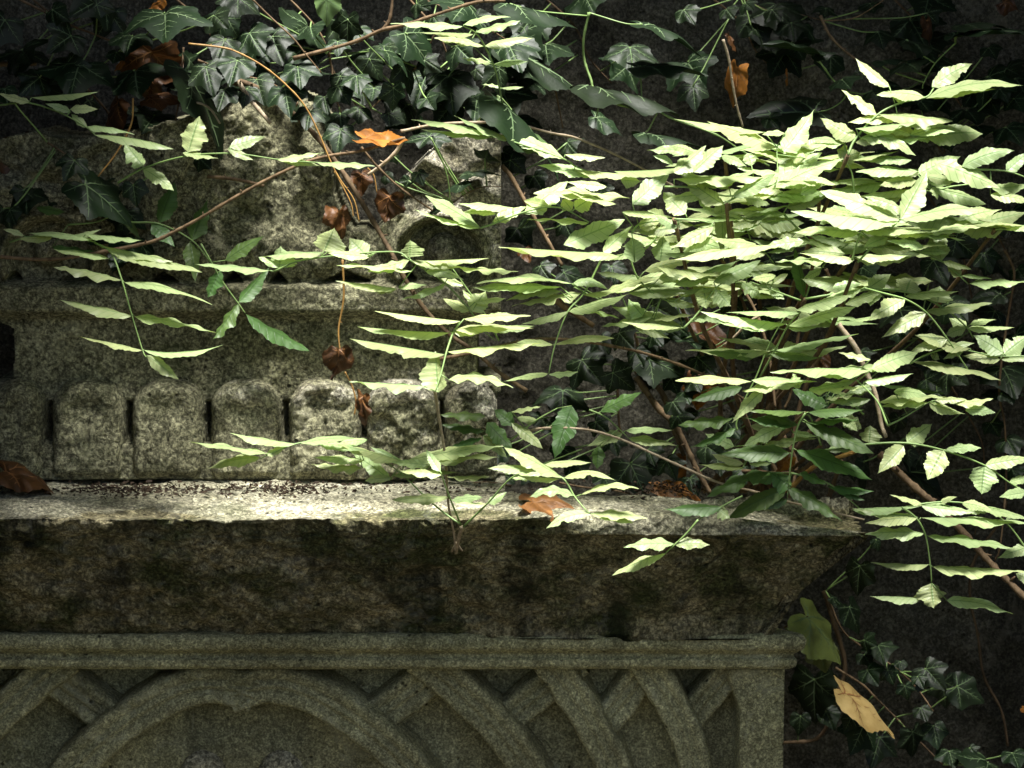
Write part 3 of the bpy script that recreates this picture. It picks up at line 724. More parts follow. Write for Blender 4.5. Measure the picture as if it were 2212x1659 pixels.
shoot('shaded dark green sprays hanging over the headpiece at left, leaflets pointing down', [
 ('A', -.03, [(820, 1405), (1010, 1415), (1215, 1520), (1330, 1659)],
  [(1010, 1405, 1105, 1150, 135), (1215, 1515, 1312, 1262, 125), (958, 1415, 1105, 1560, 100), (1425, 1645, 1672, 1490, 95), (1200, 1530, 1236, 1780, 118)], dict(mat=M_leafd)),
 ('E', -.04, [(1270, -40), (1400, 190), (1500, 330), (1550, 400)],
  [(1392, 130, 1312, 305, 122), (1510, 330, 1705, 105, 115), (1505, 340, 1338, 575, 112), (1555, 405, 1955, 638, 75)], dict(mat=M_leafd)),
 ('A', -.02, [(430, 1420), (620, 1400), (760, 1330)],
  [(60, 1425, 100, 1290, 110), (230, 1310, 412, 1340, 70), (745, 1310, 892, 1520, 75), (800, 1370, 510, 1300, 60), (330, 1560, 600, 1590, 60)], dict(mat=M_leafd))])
shoot('hanging spray of narrow leaflets before the plain band at left, twisted leaflet at its tip', [
 ('A', -.14, [(60, 1530), (200, 1495), (400, 1490), (600, 1530)],
  [(600, 1515, 160, 1475, 48, 12), (150, 1490, 15, 1450, 34), (330, 1500, 120, 1510, 60), (540, 1480, 895, 1520, 50), (430, 1500, 640, 1450, 50)], dict(dY=-.02)),
 ('E', -.16, [(600, -45), (700, 15), (770, 190), (830, 400), (900, 630), (925, 680)],
  [(620, -30, 1092, 72, 36, 8), (690, 55, 330, -5, 48), (720, 32, 1278, 140, 42, 26), (768, 190, 338, 108, 58, 22), (787, 205, 1342, 348, 46, 26), (833, 418, 375, 314, 48, 6), (850, 420, 1366, 524, 46, 8), (898, 634, 495, 547, 36, 6), (912, 632, 1410, 600, 24, -30), (930, 665, 1128, 818, 75)], dict(dY=-.05))])
# ---- the sapling on the ledge
shoot('young sapling rooted in the ledge front, with a flat rosette of pale leaflets', [
 ('F', -.29, [(730, 520), (690, 640), (660, 760), (620, 893)],
  [(775, 450, 235, 385, 46), (740, 505, 1240, 495, 62, 18), (800, 435, 1222, 415, 42), (708, 522, 128, 484, 46), (735, 520, 940, 512, 32), (678, 660, 75, 560, 40, 10), (697, 642, 1292, 590, 46), (548, 860, 75, 832, 50), (702, 820, 1110, 872, 56, 36), (638, 900, 622, 640, 185, 0)], dict(dY=-.04)),
 ('F', -.30, [(770, 1730), (660, 1650), (560, 1565), (400, 1410), (285, 1330)],
  [(335, 1455, 105, 1292, 95), (430, 1340, 0, 1228, 60, 10), (420, 1345, 200, 1240, 55), (340, 1440, 172, 1460, 45), (690, 1290, 1050, 1242, 62, 10), (440, 1330, 920, 1235, 80, 0), (430, 1350, 1018, 1308, 55, 8), (350, 1425, 782, 1408, 55, 14), (560, 1565, 345, 1580, 50), (690, 1432, 962, 1432, 34), (590, 1360, 330, 1340, 60)], dict(dY=.04)),
 ('E', -.27, [(2260, 1240), (2050, 1215), (1870, 1225), (1640, 1320)],
  [(1870, 1225, 1455, 1158, 42), (1900, 1220, 2260, 1188, 44), (1690, 1287, 1198, 1214, 42), (1640, 1312, 1304, 1388, 62, 20), (1680, 1292, 1812, 1240, 50), (2010, 1222, 2300, 1268, 46), (2300, 1330, 1985, 1312, 46), (2290, 1375, 1965, 1355, 52), (2320, 1200, 2150, 1215, 40)], dict(dY=-.03)),
 ('F', -.27, [(780, 1740), (700, 1540), (650, 1400)],
  [(700, 1562, 345, 1582, 52), (725, 1582, 920, 1562, 50), (650, 1400, 560, 1260, 60), (660, 1420, 380, 1395, 40)], dict(dY=-.05)),
 ('F', -.28, [(795, 1750), (950, 1600), (1100, 1440), (1245, 1388)],
  [(1240, 1392, 950, 1380, 56), (1100, 1445, 1320, 1400, 46), (950, 1600, 1072, 1530, 50), (940, 1605, 740, 1600, 40)], dict(dY=-.06)),
 ('F', -.33, [(1245, 1388), (1420, 1440), (1500, 1560), (1580, 1655)],
  [(1422, 1440, 1055, 1248, 78, 12), (1432, 1440, 1762, 1460, 56, 36), (1500, 1555, 1213, 1562, 46, 34), (1540, 1545, 1905, 1510, 42, 30), (1400, 1445, 1130, 1425, 34), (1310, 1356, 1606, 1344, 34), (1590, 1665, 1320, 1760, 58, 22), (1600, 1668, 1958, 1698, 50, 14), (1600, 1665, 1870, 1725, 42, 10)], dict(dY=-.03)),
], [('F', -.29, -.206, [(615, 890), (640, 1050), (680, 1300), (700, 1600), (735, 1790), (745, 1905)], 9, M_barkp), ('F', -.235, -.198, [(785, 1750), (765, 1830), (752, 1915)], 12, M_barkp), ('I', -.206, -.196, [(752, 235), (735, 268), (722, 292)], 8, M_barkp), ('I', -.206, -.196, [(756, 240), (775, 270), (788, 286)], 7, M_barkp), ('I', -.206, -.194, [(750, 240), (752, 275), (745, 304)], 7, M_barkp)])
# ---- middle shoot over the right half of the headpiece
shoot('arching pale shoot whose stalk runs across the scroll at the headpiece corner', [
 ('F', -.16, [(-400, 135), (-200, 60), (330, 10), (455, 60)],
  [(-430, 130, -900, 90, 48, 4), (-370, 115, -360, -25, 178, 0), (-370, 110, -500, 45, 42), (-95, 15, -480, 45, 46), (-85, 5, -20, -140, 215, 0), (190, 40, 75, -75, 135), (200, 45, -60, 20, 64), (455, 45, 458, -65, 180, 0), (-60, 12, 230, 30, 46)], dict(dY=-.02)),
 ('F', -.18, [(455, 60), (680, 210), (850, 400), (900, 490), (1000, 575)],
  [(455, 62, 190, 137, 80), (470, 65, 800, 110, 54), (560, 70, 955, 52, 28), (470, 135, -5, 97, 38), (375, 245, -12, 195, 38), (370, 250, 198, 256, 36), (385, 240, 565, 222, 40), (560, 135, 800, 190, 80, 16), (685, 210, 410, 312, 56), (730, 108, 1142, 138, 34), (852, 388, 938, 262, 130), (835, 385, 668, 308, 72), (870, 330, 1065, 305, 36), (940, 490, 1245, 480, 60)], dict(dY=.04)),
 ('F', -.14, [(1020, 575), (940, 420), (800, 220), (730, 120)], [(800, 220, 640, 180, 50), (940, 420, 1090, 400, 40), (870, 330, 790, 250, 50)], {}),
])
shoot('slender spray hanging in front of the bare wall beside the headpiece', [
 ('F', -.12, [(1690, 10), (1560, 270), (1455, 390), (1375, 600), (1335, 780)],
  [(1480, 212, 880, 215, 62, 34), (1410, 232, 845, 240, 34), (1490, 210, 1712, 252, 62, 32), (1540, 272, 1100, 356, 60, 16), (1412, 262, 1064, 322, 62, 44), (1550, 282, 2002, 200, 44), (1460, 386, 1160, 470, 46), (1465, 388, 1870, 270, 66), (1540, 372, 1782, 432, 32), (1375, 596, 1748, 558, 46, 16), (1362, 600, 1130, 586, 36), (1330, 782, 1048, 832, 46), (1336, 785, 1522, 770, 32), (945, 500, 1235, 480, 40)], dict(dY=-.06))])
shoot('upright spray with paired leaflets standing against the ivy, above the headpiece corner', [
 ('B', -.10, [(1075, 745), (1040, 640), (1000, 450), (930, 290), (870, 205), (795, 165)],
  [(790, 167, 335, 150, 64, 8), (800, 155, 1095, 108, 60, 18), (860, 217, 510, 205, 54, 4), (875, 202, 1157, 130, 56, 8), (920, 292, 610, 240, 48, 6), (932, 290, 1242, 240, 60, 10), (968, 402, 785, 370, 38), (990, 406, 1207, 390, 42), (1030, 552, 915, 535, 28), (1037, 556, 1177, 550, 30), (1040, 640, 1005, 600, 30)], dict(dY=-.08))])
shoot('low arching spray lying over the top corner of the headpiece', [
 ('B', -.16, [(900, 845), (1090, 890), (1430, 1005), (1500, 1050), (1600, 1090)],
  [(950, 842, 465, 755, 50, 16), (1120, 885, 735, 730, 62), (1010, 862, 530, 818, 46), (1430, 1002, 1060, 850, 95, 12), (1440, 976, 1692, 996, 42), (1610, 1112, 1262, 1045, 68, 10), (1500, 1072, 1965, 1112, 52)], dict(dY=.02)),
 ('B', -.20, [(905, 1440), (985, 1415), (1200, 1335), (1400, 1312), (1590, 1405)],
  [(900, 1437, 555, 1235, 84), (905, 1442, 493, 1325, 34), (982, 1402, 1195, 1305, 86), (1180, 1350, 1455, 1145, 150), (1110, 1312, 770, 1288, 40), (1000, 1350, 790, 1340, 40), (1480, 1328, 1420, 1260, 90), (1500, 1320, 1620, 1250, 100), (1585, 1410, 1198, 1388, 44), (1850, 1252, 1240, 1222, 66, 10), (1340, 1310, 1180, 1270, 60)], {})])
# ---- the great bush at right (several crowns of shoots)
shoot('upper right spray reaching up out of the bush with two leaflets raised', [
 ('D', -.22, [(1100, 980), (1145, 880), (1280, 730), (1430, 650), (1590, 615), (1640, 560)],
  [(1150, 867, 925, 745, 118), (1280, 722, 1058, 568, 104), (1295, 722, 1762, 765, 78, 10), (1360, 547, 1148, 368, 95), (1580, 612, 1280, 600, 88, 18), (1440, 657, 1372, 588, 44), (1590, 622, 2202, 542, 64, 40), (1620, 618, 2035, 562, 54, 14), (1630, 546, 1886, 402, 98, 10), (1415, 745, 1098, 775, 74, 14), (1150, 812, 1572, 770, 50, 8), (1200, 836, 1440, 800, 44), (1180, 872, 1530, 986, 112, 44), (1150, 902, 1345, 872, 64, 8)], dict(dY=.05, r=.0014)),
 ('D', -.20, [(1140, 1240), (1125, 1100), (1090, 1030)], [(1080, 902, 795, 925, 54), (1075, 905, 865, 880, 54), (1095, 960, 1030, 945, 100), (1050, 1010, 1178, 965, 100), (840, 925, 960, 870, 60)], {})])
shoot('tall bright leaflets standing at the crown of the bush, left of its centre', [
 ('D', -.26, [(330, 1280), (480, 1200), (640, 1150), (650, 930)],
  [(690, 957, 887, 692, 140), (650, 932, 210, 768, 104, 10), (570, 835, 0, 752, 52, 8), (700, 842, 555, 850, 48), (125, 1088, 312, 918, 118), (0, 1092, 202, 920, 126), (130, 965, -20, 920, 66), (300, 985, 460, 1052, 74), (490, 1047, 462, 968, 82), (830, 1000, 690, 950, 90), (590, 1185, 935, 965, 138, 12), (640, 1185, 1070, 1005, 128, 12), (370, 1242, 640, 1098, 96), (308, 1292, 55, 1122, 118)], dict(dY=.06)),
 ('D', -.24, [(-60, 1180), (100, 1185), (330, 1240), (440, 1210)],
  [(0, 1130, 565, 1120, 62, 10), (250, 1230, -60, 1262, 66), (350, 1192, 0, 1090, 66), (740, 1110, 400, 1060, 60), (730, 1178, 890, 1110, 64), (800, 1228, 945, 1150, 64), (640, 1150, 1030, 1168, 40), (1020, 1167, 800, 1120, 38), (200, 1180, 520, 1080, 66), (160, 1250, 235, 1335, 60)], {}),
 ('B', -.22, [(1860, 1470), (1930, 1410), (2212, 1385)],
  [(1865, 1292, 2105, 1075, 132), (1750, 1082, 2240, 1050, 52), (1430, 1547, 1815, 1388, 138), (1680, 1592, 1862, 1428, 115), (1675, 1602, 1018, 1560, 48, 8), (1640, 1592, 1450, 1616, 34), (1910, 1442, 2042, 1358, 96), (1790, 1135, 1920, 1145, 78), (2200, 1352, 2060, 1215, 130), (1880, 1660, 1865, 1500, 130), (2040, 1650, 2060, 1490, 140), (2230, 962, 1955, 950, 64, 8), (2120, 1040, 1995, 985, 44), (1700, 1180, 1450, 1150, 70), (1760, 1290, 1420, 1190, 56), (2160, 1440, 1900, 1470, 60), (1800, 1340, 2150, 1380, 58)], dict(dY=.03))])
shoot('sunlit middle of the bush with one upright leaflet shaped like a flame', [
 ('D', -.30, [(1160, 1659), (1300, 1510), (1425, 1392)],
  [(1425, 1392, 922, 1208, 118, 10), (1435, 1382, 1602, 1078, 150), (1450, 1385, 2002, 1322, 92, 22), (1420, 1402, 738, 1332, 64, 10), (1430, 1312, 1200, 1240, 54), (1170, 1472, 738, 1470, 84, 10), (1180, 1462, 1672, 1450, 64, 10), (1350, 1500, 1200, 1562, 74), (1580, 1562, 1345, 1520, 62)], dict(dY=-.02)),
 ('D', -.22, [(1640, 1210), (1750, 1180), (1860, 1165)],
  [(1500, 1012, 1148, 1016, 76, 8), (1540, 1082, 1148, 1086, 76, 10), (1130, 1012, 1422, 955, 38), (1540, 1105, 1812, 988, 118, 10), (1530, 1140, 1300, 1172, 92), (1640, 1182, 1972, 1290, 104), (1600, 1112, 1770, 1150, 64), (1510, 1192, 1148, 1242, 54), (1640, 1180, 1665, 1262, 60), (1440, 1240, 1240, 1290, 60)], {}),
 ('D', -.24, [(1850, 1070), (2090, 1080), (2250, 1130)],
  [(1820, 1052, 2152, 952, 96, 26), (2100, 1085, 2250, 960, 84), (1640, 1022, 2060, 1190, 134, 8), (2010, 1192, 2260, 1172, 84), (2000, 1232, 2260, 1275, 74), (1850, 1068, 1880, 1045, 40)], {}),
 ('D', -.18, [(690, 1350), (850, 1520), (950, 1659)],
  [(692, 1352, 322, 1338, 84, 10), (450, 1252, 605, 1292, 74), (740, 1270, 565, 1200, 74), (710, 1312, 965, 1240, 74), (295, 1250, 312, 1650, 108), (530, 1390, 365, 1440, 74), (1100, 1542, 850, 1490, 62), (740, 1500, 1130, 1540, 60)], {})])
shoot('front tier of long flat leaflets across the middle of the bush', [
 ('D', -.27, [(0, 1385), (130, 1390), (240, 1410)], [(250, 1430, 0, 1562, 86), (240, 1500, 55, 1592, 56), (520, 1542, 230, 1510, 64), (820, 1525, 565, 1562, 64), (700, 1542, 0, 1642, 64, 10), (20, 1440, -120, 1360, 60)], {}),
 ('D', -.25, [(1120, 1659), (1170, 1500), (1250, 1375)], [(1140, 1642, 795, 1600, 66, 8), (1150, 1622, 1500, 1615, 44), (1250, 1380, 1130, 1440, 50), (1000, 1640, 640, 1655, 60)], {}),
 ('D', -.20, [(1300, 1490), (1540, 1580), (1700, 1659)], [(1690, 1647, 1640, 1468, 138), (1560, 1590, 1740, 1600, 44), (1560, 1580, 1430, 1520, 50)], {}),
 ('G', -.26, [(545, 800), (640, 630), (720, 480), (800, 390)],
  [(705, 467, 168, 388, 54, 6), (722, 482, 1157, 355, 74, 10), (800, 392, 330, 395, 54, 8), (770, 380, 1125, 282, 64, 8), (650, 492, 268, 455, 38), (720, 492, 932, 475, 34), (610, 638, 72, 635, 50, 8), (560, 655, 190, 640, 62, -4, M_leafd), (637, 636, 1168, 530, 48, 8), (607, 656, 938, 685, 54, 2, M_leafd)], dict(dY=-.05)),
 ('G', -.24, [(60, 495), (150, 400), (265, 240), (340, 200)],
  [(250, 202, 548, 65, 118, 8), (265, 246, 352, 350, 118), (185, 237, 205, 370, 116), (430, 207, 548, 298, 94), (600, 242, 697, 312, 62), (0, 222, 430, 58, 74, 8), (262, 240, -60, 272, 40), (-120, 100, 285, 160, 54), (-60, 25, 400, 20, 54, 8), (100, 437, 350, 440, 62), (40, 490, -330, 455, 50)], dict(dY=.03)),
 ('G', -.22, [(800, 320), (640, 260), (480, 200)], [(640, 160, 490, 185, 60), (600, 200, 480, 140, 54), (620, 215, 720, 150, 50)], {})])
shoot('right side of the bush, wide toothed leaflets turned to face outwards', [
 ('G', -.20, [(830, 310), (1130, 260), (1300, 250), (1460, 265), (1600, 310), (1750, 400), (1850, 490), (1890, 555)],
  [(1230, 240, 1372, 152, 98), (1240, 256, 1240, 355, 118), (1465, 266, 1500, 180, 150), (1460, 292, 1800, 262, 66, 8), (1665, 330, 1680, 228, 158), (1595, 388, 2010, 335, 78, 8), (1080, 345, 1315, 260, 74), (1850, 492, 1738, 430, 92), (1852, 492, 2152, 490, 56, 12), (1842, 497, 1718, 542, 66), (1870, 472, 2035, 440, 46), (1090, 250, 800, 182, 70, 6), (1080, 25, 795, 8, 84, 6), (1140, 52, 1502, 45, 46)], dict(dY=.04, r=.0013)),
 ('G', -.23, [(1200, 240), (1310, 270), (1470, 315), (1600, 400), (1720, 550), (1820, 700), (1860, 760)],
  [(1462, 306, 1228, 445, 98), (1592, 396, 1308, 557, 104), (1730, 562, 1495, 642, 66), (1720, 560, 1525, 540, 56), (1000, 240, 1185, 212, 60), (1180, 250, 960, 300, 60)], dict(dY=.03)),
 ('G', -.14, [(1400, -60), (1510, 0), (1690, 70), (1860, 215)],
  [(1700, 72, 1882, 122, 56), (1815, 165, 1725, 108, 76), (1865, 212, 2260, 205, 60, 10), (1815, 160, 2010, 182, 34), (1690, 66, 1640, -60, 120), (1560, 20, 1380, 10, 50)], {}),
 ('G', -.20, [(1490, 720), (1600, 660), (1740, 620), (1880, 640), (2030, 670), (2260, 670)],
  [(1870, 622, 1522, 535, 58, 4), (2080, 652, 1888, 538, 124), (2088, 656, 2240, 540, 116), (2060, 692, 1818, 670, 64), (2070, 692, 2280, 690, 44), (1500, 702, 2065, 822, 74, 24), (1490, 692, 1338, 660, 52), (1640, 692, 1660, 650, 56), (1740, 620, 1900, 590, 44), (1830, 640, 1700, 690, 40)], {}),
 ('G', -.15, [(830, 310), (870, 200), (960, 80), (1100, -80)], [(832, 308, 765, -10, 96, 0, M_leafd), (880, 180, 1180, 210, 50), (930, 120, 820, 180, 54)], {})])
shoot('brightest flat leaflets in front, just below the middle of the bush', [
 ('G', -.34, [(1350, 1110), (1280, 950), (1130, 800)],
  [(1250, 752, 1545, 645, 104, 10), (1240, 762, 608, 772, 66, 18), (1240, 692, 1038, 648, 40), (1190, 742, 900, 790, 64), (490, 832, 8, 826, 54, 12), (490, 822, 905, 832, 64, 8), (430, 892, 805, 842, 66, 8), (790, 875, 752, 780, 96), (850, 882, 1160, 822, 54), (845, 892, 1215, 862, 36), (1200, 832, 1512, 780, 52), (560, 890, 368, 1092, 74), (1000, 770, 1330, 730, 70)], dict(dY=.02)),
 ('G', -.28, [(1350, 1110), (1450, 1060), (1610, 962)],
  [(1300, 962, 1722, 930, 66, 12), (1390, 892, 1605, 922, 74, 8), (1610, 962, 1305, 990, 40), (1612, 967, 1838, 1036, 74), (1780, 972, 2018, 938, 46), (1840, 1012, 2032, 1030, 64), (1650, 950, 1850, 945, 50)], {}),
 ('G', -.20, [(1200, 1040), (1100, 950), (960, 860)],
  [(970, 982, 745, 878, 112, 0, M_leafd), (1240, 942, 950, 962, 60), (960, 942, 1255, 898, 40), (430, 866, 103, 957, 64, 8, M_leafd), (1310, 852, 1722, 910, 46, 6, M_leafd), (1100, 900, 1290, 860, 60), (1070, 1050, 1160, 1145, 95)], {})],
 [('G', -.20, -.26, [(1040, 470), (1150, 620), (1210, 760), (1270, 900), (1310, 1100), (1340, 1180)], 16, M_barkp)])
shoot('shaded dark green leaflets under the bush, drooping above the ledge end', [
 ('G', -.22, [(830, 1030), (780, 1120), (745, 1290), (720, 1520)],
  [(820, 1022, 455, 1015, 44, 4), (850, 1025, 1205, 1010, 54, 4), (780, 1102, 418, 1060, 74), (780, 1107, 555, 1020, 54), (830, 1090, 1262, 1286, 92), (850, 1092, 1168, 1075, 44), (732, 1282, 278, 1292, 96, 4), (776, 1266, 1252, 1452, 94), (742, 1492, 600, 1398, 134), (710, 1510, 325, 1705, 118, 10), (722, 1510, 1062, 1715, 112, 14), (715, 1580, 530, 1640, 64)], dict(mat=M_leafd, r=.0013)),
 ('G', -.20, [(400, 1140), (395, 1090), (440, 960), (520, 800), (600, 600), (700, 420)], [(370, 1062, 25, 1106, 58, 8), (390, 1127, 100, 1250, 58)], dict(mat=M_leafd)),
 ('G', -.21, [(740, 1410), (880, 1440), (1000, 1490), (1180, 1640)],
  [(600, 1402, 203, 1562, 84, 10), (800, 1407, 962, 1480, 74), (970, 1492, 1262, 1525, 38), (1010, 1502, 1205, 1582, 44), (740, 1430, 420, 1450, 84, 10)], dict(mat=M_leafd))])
shoot('mid green leaflets in half shade behind the drooping dark ones, right of the arching twig', [
 ('G', -.12, [(930, 1235), (880, 1100), (830, 1040), (700, 1130), (500, 1230)],
  [(690, 1112, 435, 1242, 88), (380, 1242, 195, 1160, 74), (500, 1222, 660, 1105, 90), (750, 1152, 905, 1180, 46), (900, 1192, 645, 1215, 36), (440, 1375, 158, 1358, 30), (478, 1355, 620, 1350, 30), (440, 1352, 238, 1290, 48), (600, 1150, 480, 1110, 60), (1075, 1052, 1185, 1130, 90), (560, 1240, 780, 1210, 60)], {}),
 ('F', -.06, [(1590, 1010), (1700, 1060), (1830, 1180)],
  [(1660, 1022, 1918, 900, 76, 4, M_leafd), (1820, 1142, 2122, 1140, 56), (1842, 1190, 2148, 1236, 56, 8), (1800, 1160, 1575, 1242, 76), (1650, 1240, 1640, 1385, 84, 0, M_leafd)], {}),
 ('F', -.04, [(1100, 1200), (1250, 1080), (1390, 1000)],
  [(935, 1050, 640, 1040, 64, 4, M_leafd), (930, 1145, 655, 1105, 50, 4, M_leafd), (1115, 1105, 988, 1008, 94, 0, M_leafd), (1100, 1092, 1298, 1256, 66), (945, 1090, 1112, 1267, 114, 0, M_leafd), (920, 1172, 1072, 1312, 66), (910, 1190, 708, 1256, 56, 0, M_leafd), (1100, 1022, 1290, 990, 36), (1480, 985, 1368, 1325, 150, 0, M_leafd), (1260, 1080, 1130, 1060, 60)], {})])
shoot('spray with heart shaped leaflets hanging along its stalk at the right, over bare wall', [
 ('G', -.20, [(940, 1268), (1200, 1230), (1460, 1220), (1700, 1265), (1960, 1360), (2120, 1470), (2260, 1550)],
  [(1232, 1218, 1240, 1108, 128), (970, 1267, 1200, 1232, 74, 8), (1472, 1216, 1632, 1098, 106), (1450, 1236, 1288, 1412, 104), (1720, 1262, 1942, 1252, 60, 12), (1700, 1262, 1603, 1452, 138), (1965, 1362, 2260, 1318, 68, 10), (1962, 1366, 1943, 1543, 168), (2230, 1530, 2055, 1562, 64), (2120, 1470, 2260, 1430, 60), (1110, 1262, 1010, 1218, 60)], dict(r=.0013))])
shoot('lowest spray with a squarish tip leaflet, hanging before the bare wall right of the cornice', [
 ('J', -.24, [(1440, 10), (1530, 80), (1590, 190), (1620, 380), (1628, 490)],
  [(1535, 72, 1128, 18, 54), (1540, 76, 1208, 112, 62, 10), (1560, 76, 2240, 112, 50, 6), (1580, 176, 1208, 182, 62, 10), (1600, 192, 2152, 272, 54, 10), (1610, 372, 1243, 360, 38), (1637, 386, 2260, 422, 58, 12), (1560, 590, 1238, 574, 54), (1725, 600, 2142, 686, 62, 18), (1626, 492, 1642, 652, 178, 0)], dict(r=.0012)),
 ('G', -.22, [(1400, 1640), (1600, 1600), (1800, 1595), (2060, 1640)],
  [(1580, 1610, 1362, 1545, 38), (1130, 1642, 1560, 1620, 54), (1680, 1600, 1790, 1560, 36), (1820, 1600, 2020, 1650, 70), (1560, 1612, 1900, 1660, 70), (1900, 1620, 2240, 1700, 60)], {}),
 ('J', -.20, [(2230, 280), (2120, 130), (1990, 20)], [(2240, 262, 2043, 334, 76), (2260, 470, 2160, 430, 70), (2100, 100, 2180, 60, 50), (1990, 30, 1820, 50, 50)], {})])
shoot('small pale sprig with three leaflets hanging below the ledge front', [
 ('I', -.30, [(2280, 90), (2212, 170), (2140, 240), (2070, 305)],
  [(2125, 242, 1808, 265, 64, 8), (2072, 302, 1738, 442, 58, 16), (2130, 242, 2355, 250, 68)], {}),
 ('I', -.28, [(2560, -60), (2440, 0), (2280, 90)], [(2430, 10, 2060, 25, 66, 6, M_leafd), (2400, 20, 2480, 80, 80, 4)], {})])
shoot('pale leaflets filling the bush between the tall flame shaped leaflet and the headpiece', [
 ('F', -.15, [(1830, -40), (1900, 180), (2080, 320), (2212, 280)],
  [(1930, 418, 1838, 310, 118), (2185, 492, 1735, 360, 116, 8), (1990, 420, 1665, 482, 50), (2000, 442, 2260, 408, 46), (2080, 322, 2260, 360, 56), (1840, 272, 2240, 262, 66, 8), (2030, 182, 2240, 140, 66), (1940, 135, 2240, 68, 66, 8), (1700, 260, 2000, 170, 60, 8), (1870, 480, 2100, 560, 60), (1780, 40, 1500, 30, 50)], {}),
 ('B', -.12, [(1860, 1640), (2000, 1520), (2070, 1370)], [(2000, 1520, 2200, 1500, 70), (1990, 1530, 1800, 1560, 60), (2100, 1600, 2260, 1560, 70), (1900, 1600, 1700, 1640, 50), (2070, 1380, 1960, 1330, 70)], {})])
# leaflets deeper in the bush, seen in the gaps between the front ones
rg = random.Random(5)
for k in (0, 2, 3, 5, 7, 8, 9, 10):
    cx = [1420, 1560, 1700, 1840, 1980, 1640, 1480, 1620, 1760, 1900, 2060, 1560][k]; cy0 = [520, 470, 560, 500, 470, 640, 400, 370, 390, 380, 420, 560][k]; YF = (-.12, .04) if k < 6 else (-.24, -.12)
    fr = []
    for j in range(3 if k > 5 else 4):
        bx = (cx + rg.uniform(-90, 90) - 1456) / KS; by = (cy0 + rg.uniform(-90, 130)) / KS; dx = rg.uniform(-260, 260); dy = rg.uniform(-60, 160)
        ra = [(bx, by), (bx + dx * .5, by + dy * .3), (bx + dx, by + dy)]; lf = []
        for q in (0.25, .6, .95):
            x, y = bx + dx * q, by + dy * q * q
            for s in (-1, 1):
                Ln = rg.uniform(220, 400); lf.append((x, y, x + s * Ln, y + rg.uniform(-90, 70), rg.uniform(30, 70) if rg.random() < .85 else rg.uniform(110, 150), rg.uniform(0, 16)))
        fr.append(('D', rg.uniform(*YF), ra, lf, {}))
    shoot(['pale leaflets low behind the left part of the bush', 'leaflets deep behind the crown of the bush, left of its middle', 'leaflets deep inside the centre of the bush', 'leaflets half hidden behind the flame shaped leaflet', 'leaflets behind the right shoulder of the bush', 'leaflets in the gaps low in the middle of the bush', 'pale leaflets in the upper left part of the bush', 'bright leaflets under the tall upright leaflets of the crown', 'bright leaflets massed at the top centre of the bush', 'bright leaflets massed at the upper right of the bush', 'overlapping leaflets at the far right shoulder of the bush', 'overlapping leaflets in the front of the lower left of the bush'][k], fr)
# unseen leaf masses added above and beside the frame to shade wall and tomb
SHADE_IVY = [(-2.2, 2.2, .12, .60, 2.12, 2.35)] * 2 + [(-1.9, -.34, -.60, .35, 2.14, 2.34), (-1.9, -.34, -.60, .35, 2.14, 2.34), (.36, 1.9, -.22, .35, 2.14, 2.34)]
N_SHADE_IVY = 11000
SHADE_LEAVES = [(-2.2, -.30, -1.6, .2, 3.0, 3.5), (-2.2, -.55, -1.6, .2, 3.0, 3.5), (.95, 2.2, -1.6, 0.2, 3.0, 3.5), (-2.0, -.72, -1.3, -.2, .3, 3.0), (-2.0, -.68, -.9, .1, .3, 2.6), (.85, 2.0, -1.2, .1, .3, 3.0)]  # side boxes added out of view to cut sky light at the edges
N_SHADE_LEAVES = 8500

# ---------------------------------------------------------------- ivy
IM = {'d': [M_ivy, M_vein, M_green], 'l': [M_ivyl, M_vein, M_green], 'y': [M_ivyy, M_vein, M_green]}
def ivy_vine(label, crop, Y, leaves, stem=None, Ys=None, r=7, group=None, mats='d', stem_mat=None, seed=0):
    """leaves: (bx,by,tx,ty,w[,lob[,Y[,kind]]]) traced, or (cx,cy,w) for a plain hanging leaf"""
    rng = random.Random(seed + 100)
    c0 = leaves[0]
    x, y = fp(crop, c0[0], c0[1]); root = empty('ivy_vine', P(x, y, Y), label, 'ivy', group)
    tp = None
    if stem:
        Ys = Ys if Ys is not None else Y + .04
        q = [P(*fp(crop, a, b), Ys + rng.uniform(-.008, .008)) for a, b in stem]
        V, F = [], []; tube(q, r * KS * PXM, r * .6 * KS * PXM, V, F, rng, n=7, sub=8, knob=.3)
        mesh('stem', V, F, stem_mat or M_bark, root); tp = tube_pts(q, 6, 8)
    for lf in leaves:
        if len(lf) == 3:
            cx, cy, w = lf; a = rng.uniform(-.9, .9); w *= 1.15; L = w * rng.uniform(.45, .85)
            lf = (cx - math.sin(a) * L * .4, cy - math.cos(a) * L * .4, cx + math.sin(a) * L * .6, cy + math.cos(a) * L * .6, w)
        bx, by, tx, ty, w = lf[:5]; lob = lf[5] if len(lf) > 5 else None; Yl = lf[6] if len(lf) > 6 else Y + rng.uniform(-.03, .03); kd = lf[7] if len(lf) > 7 else mats
        b2 = fp(crop, bx, by); t2 = fp(crop, tx, ty)
        st = None
        if tp:
            b0 = P(*b2, Yl); st = min(tp, key=lambda p: (p - b0).length)
        place_ivy(root, b2[0], b2[1], Yl, t2[0], t2[1], w * KS, IM[kd], rng, lob, st)
    fixparts2(root); return root
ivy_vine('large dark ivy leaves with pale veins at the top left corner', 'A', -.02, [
 (1040, 75, 1060, 250, 480, 1.0), (500, 400, 480, 558, 450, .9), (250, 490, 180, 585, 230), (1350, 95, 1410, 155, 210), (735, 330, 725, 395, 120, .4), (610, 30, 720, 60, 140), (330, 60, 420, 120, 160)], [(0, -40), (130, 0), (450, 160), (580, 210), (820, 310)], r=9, seed=1)
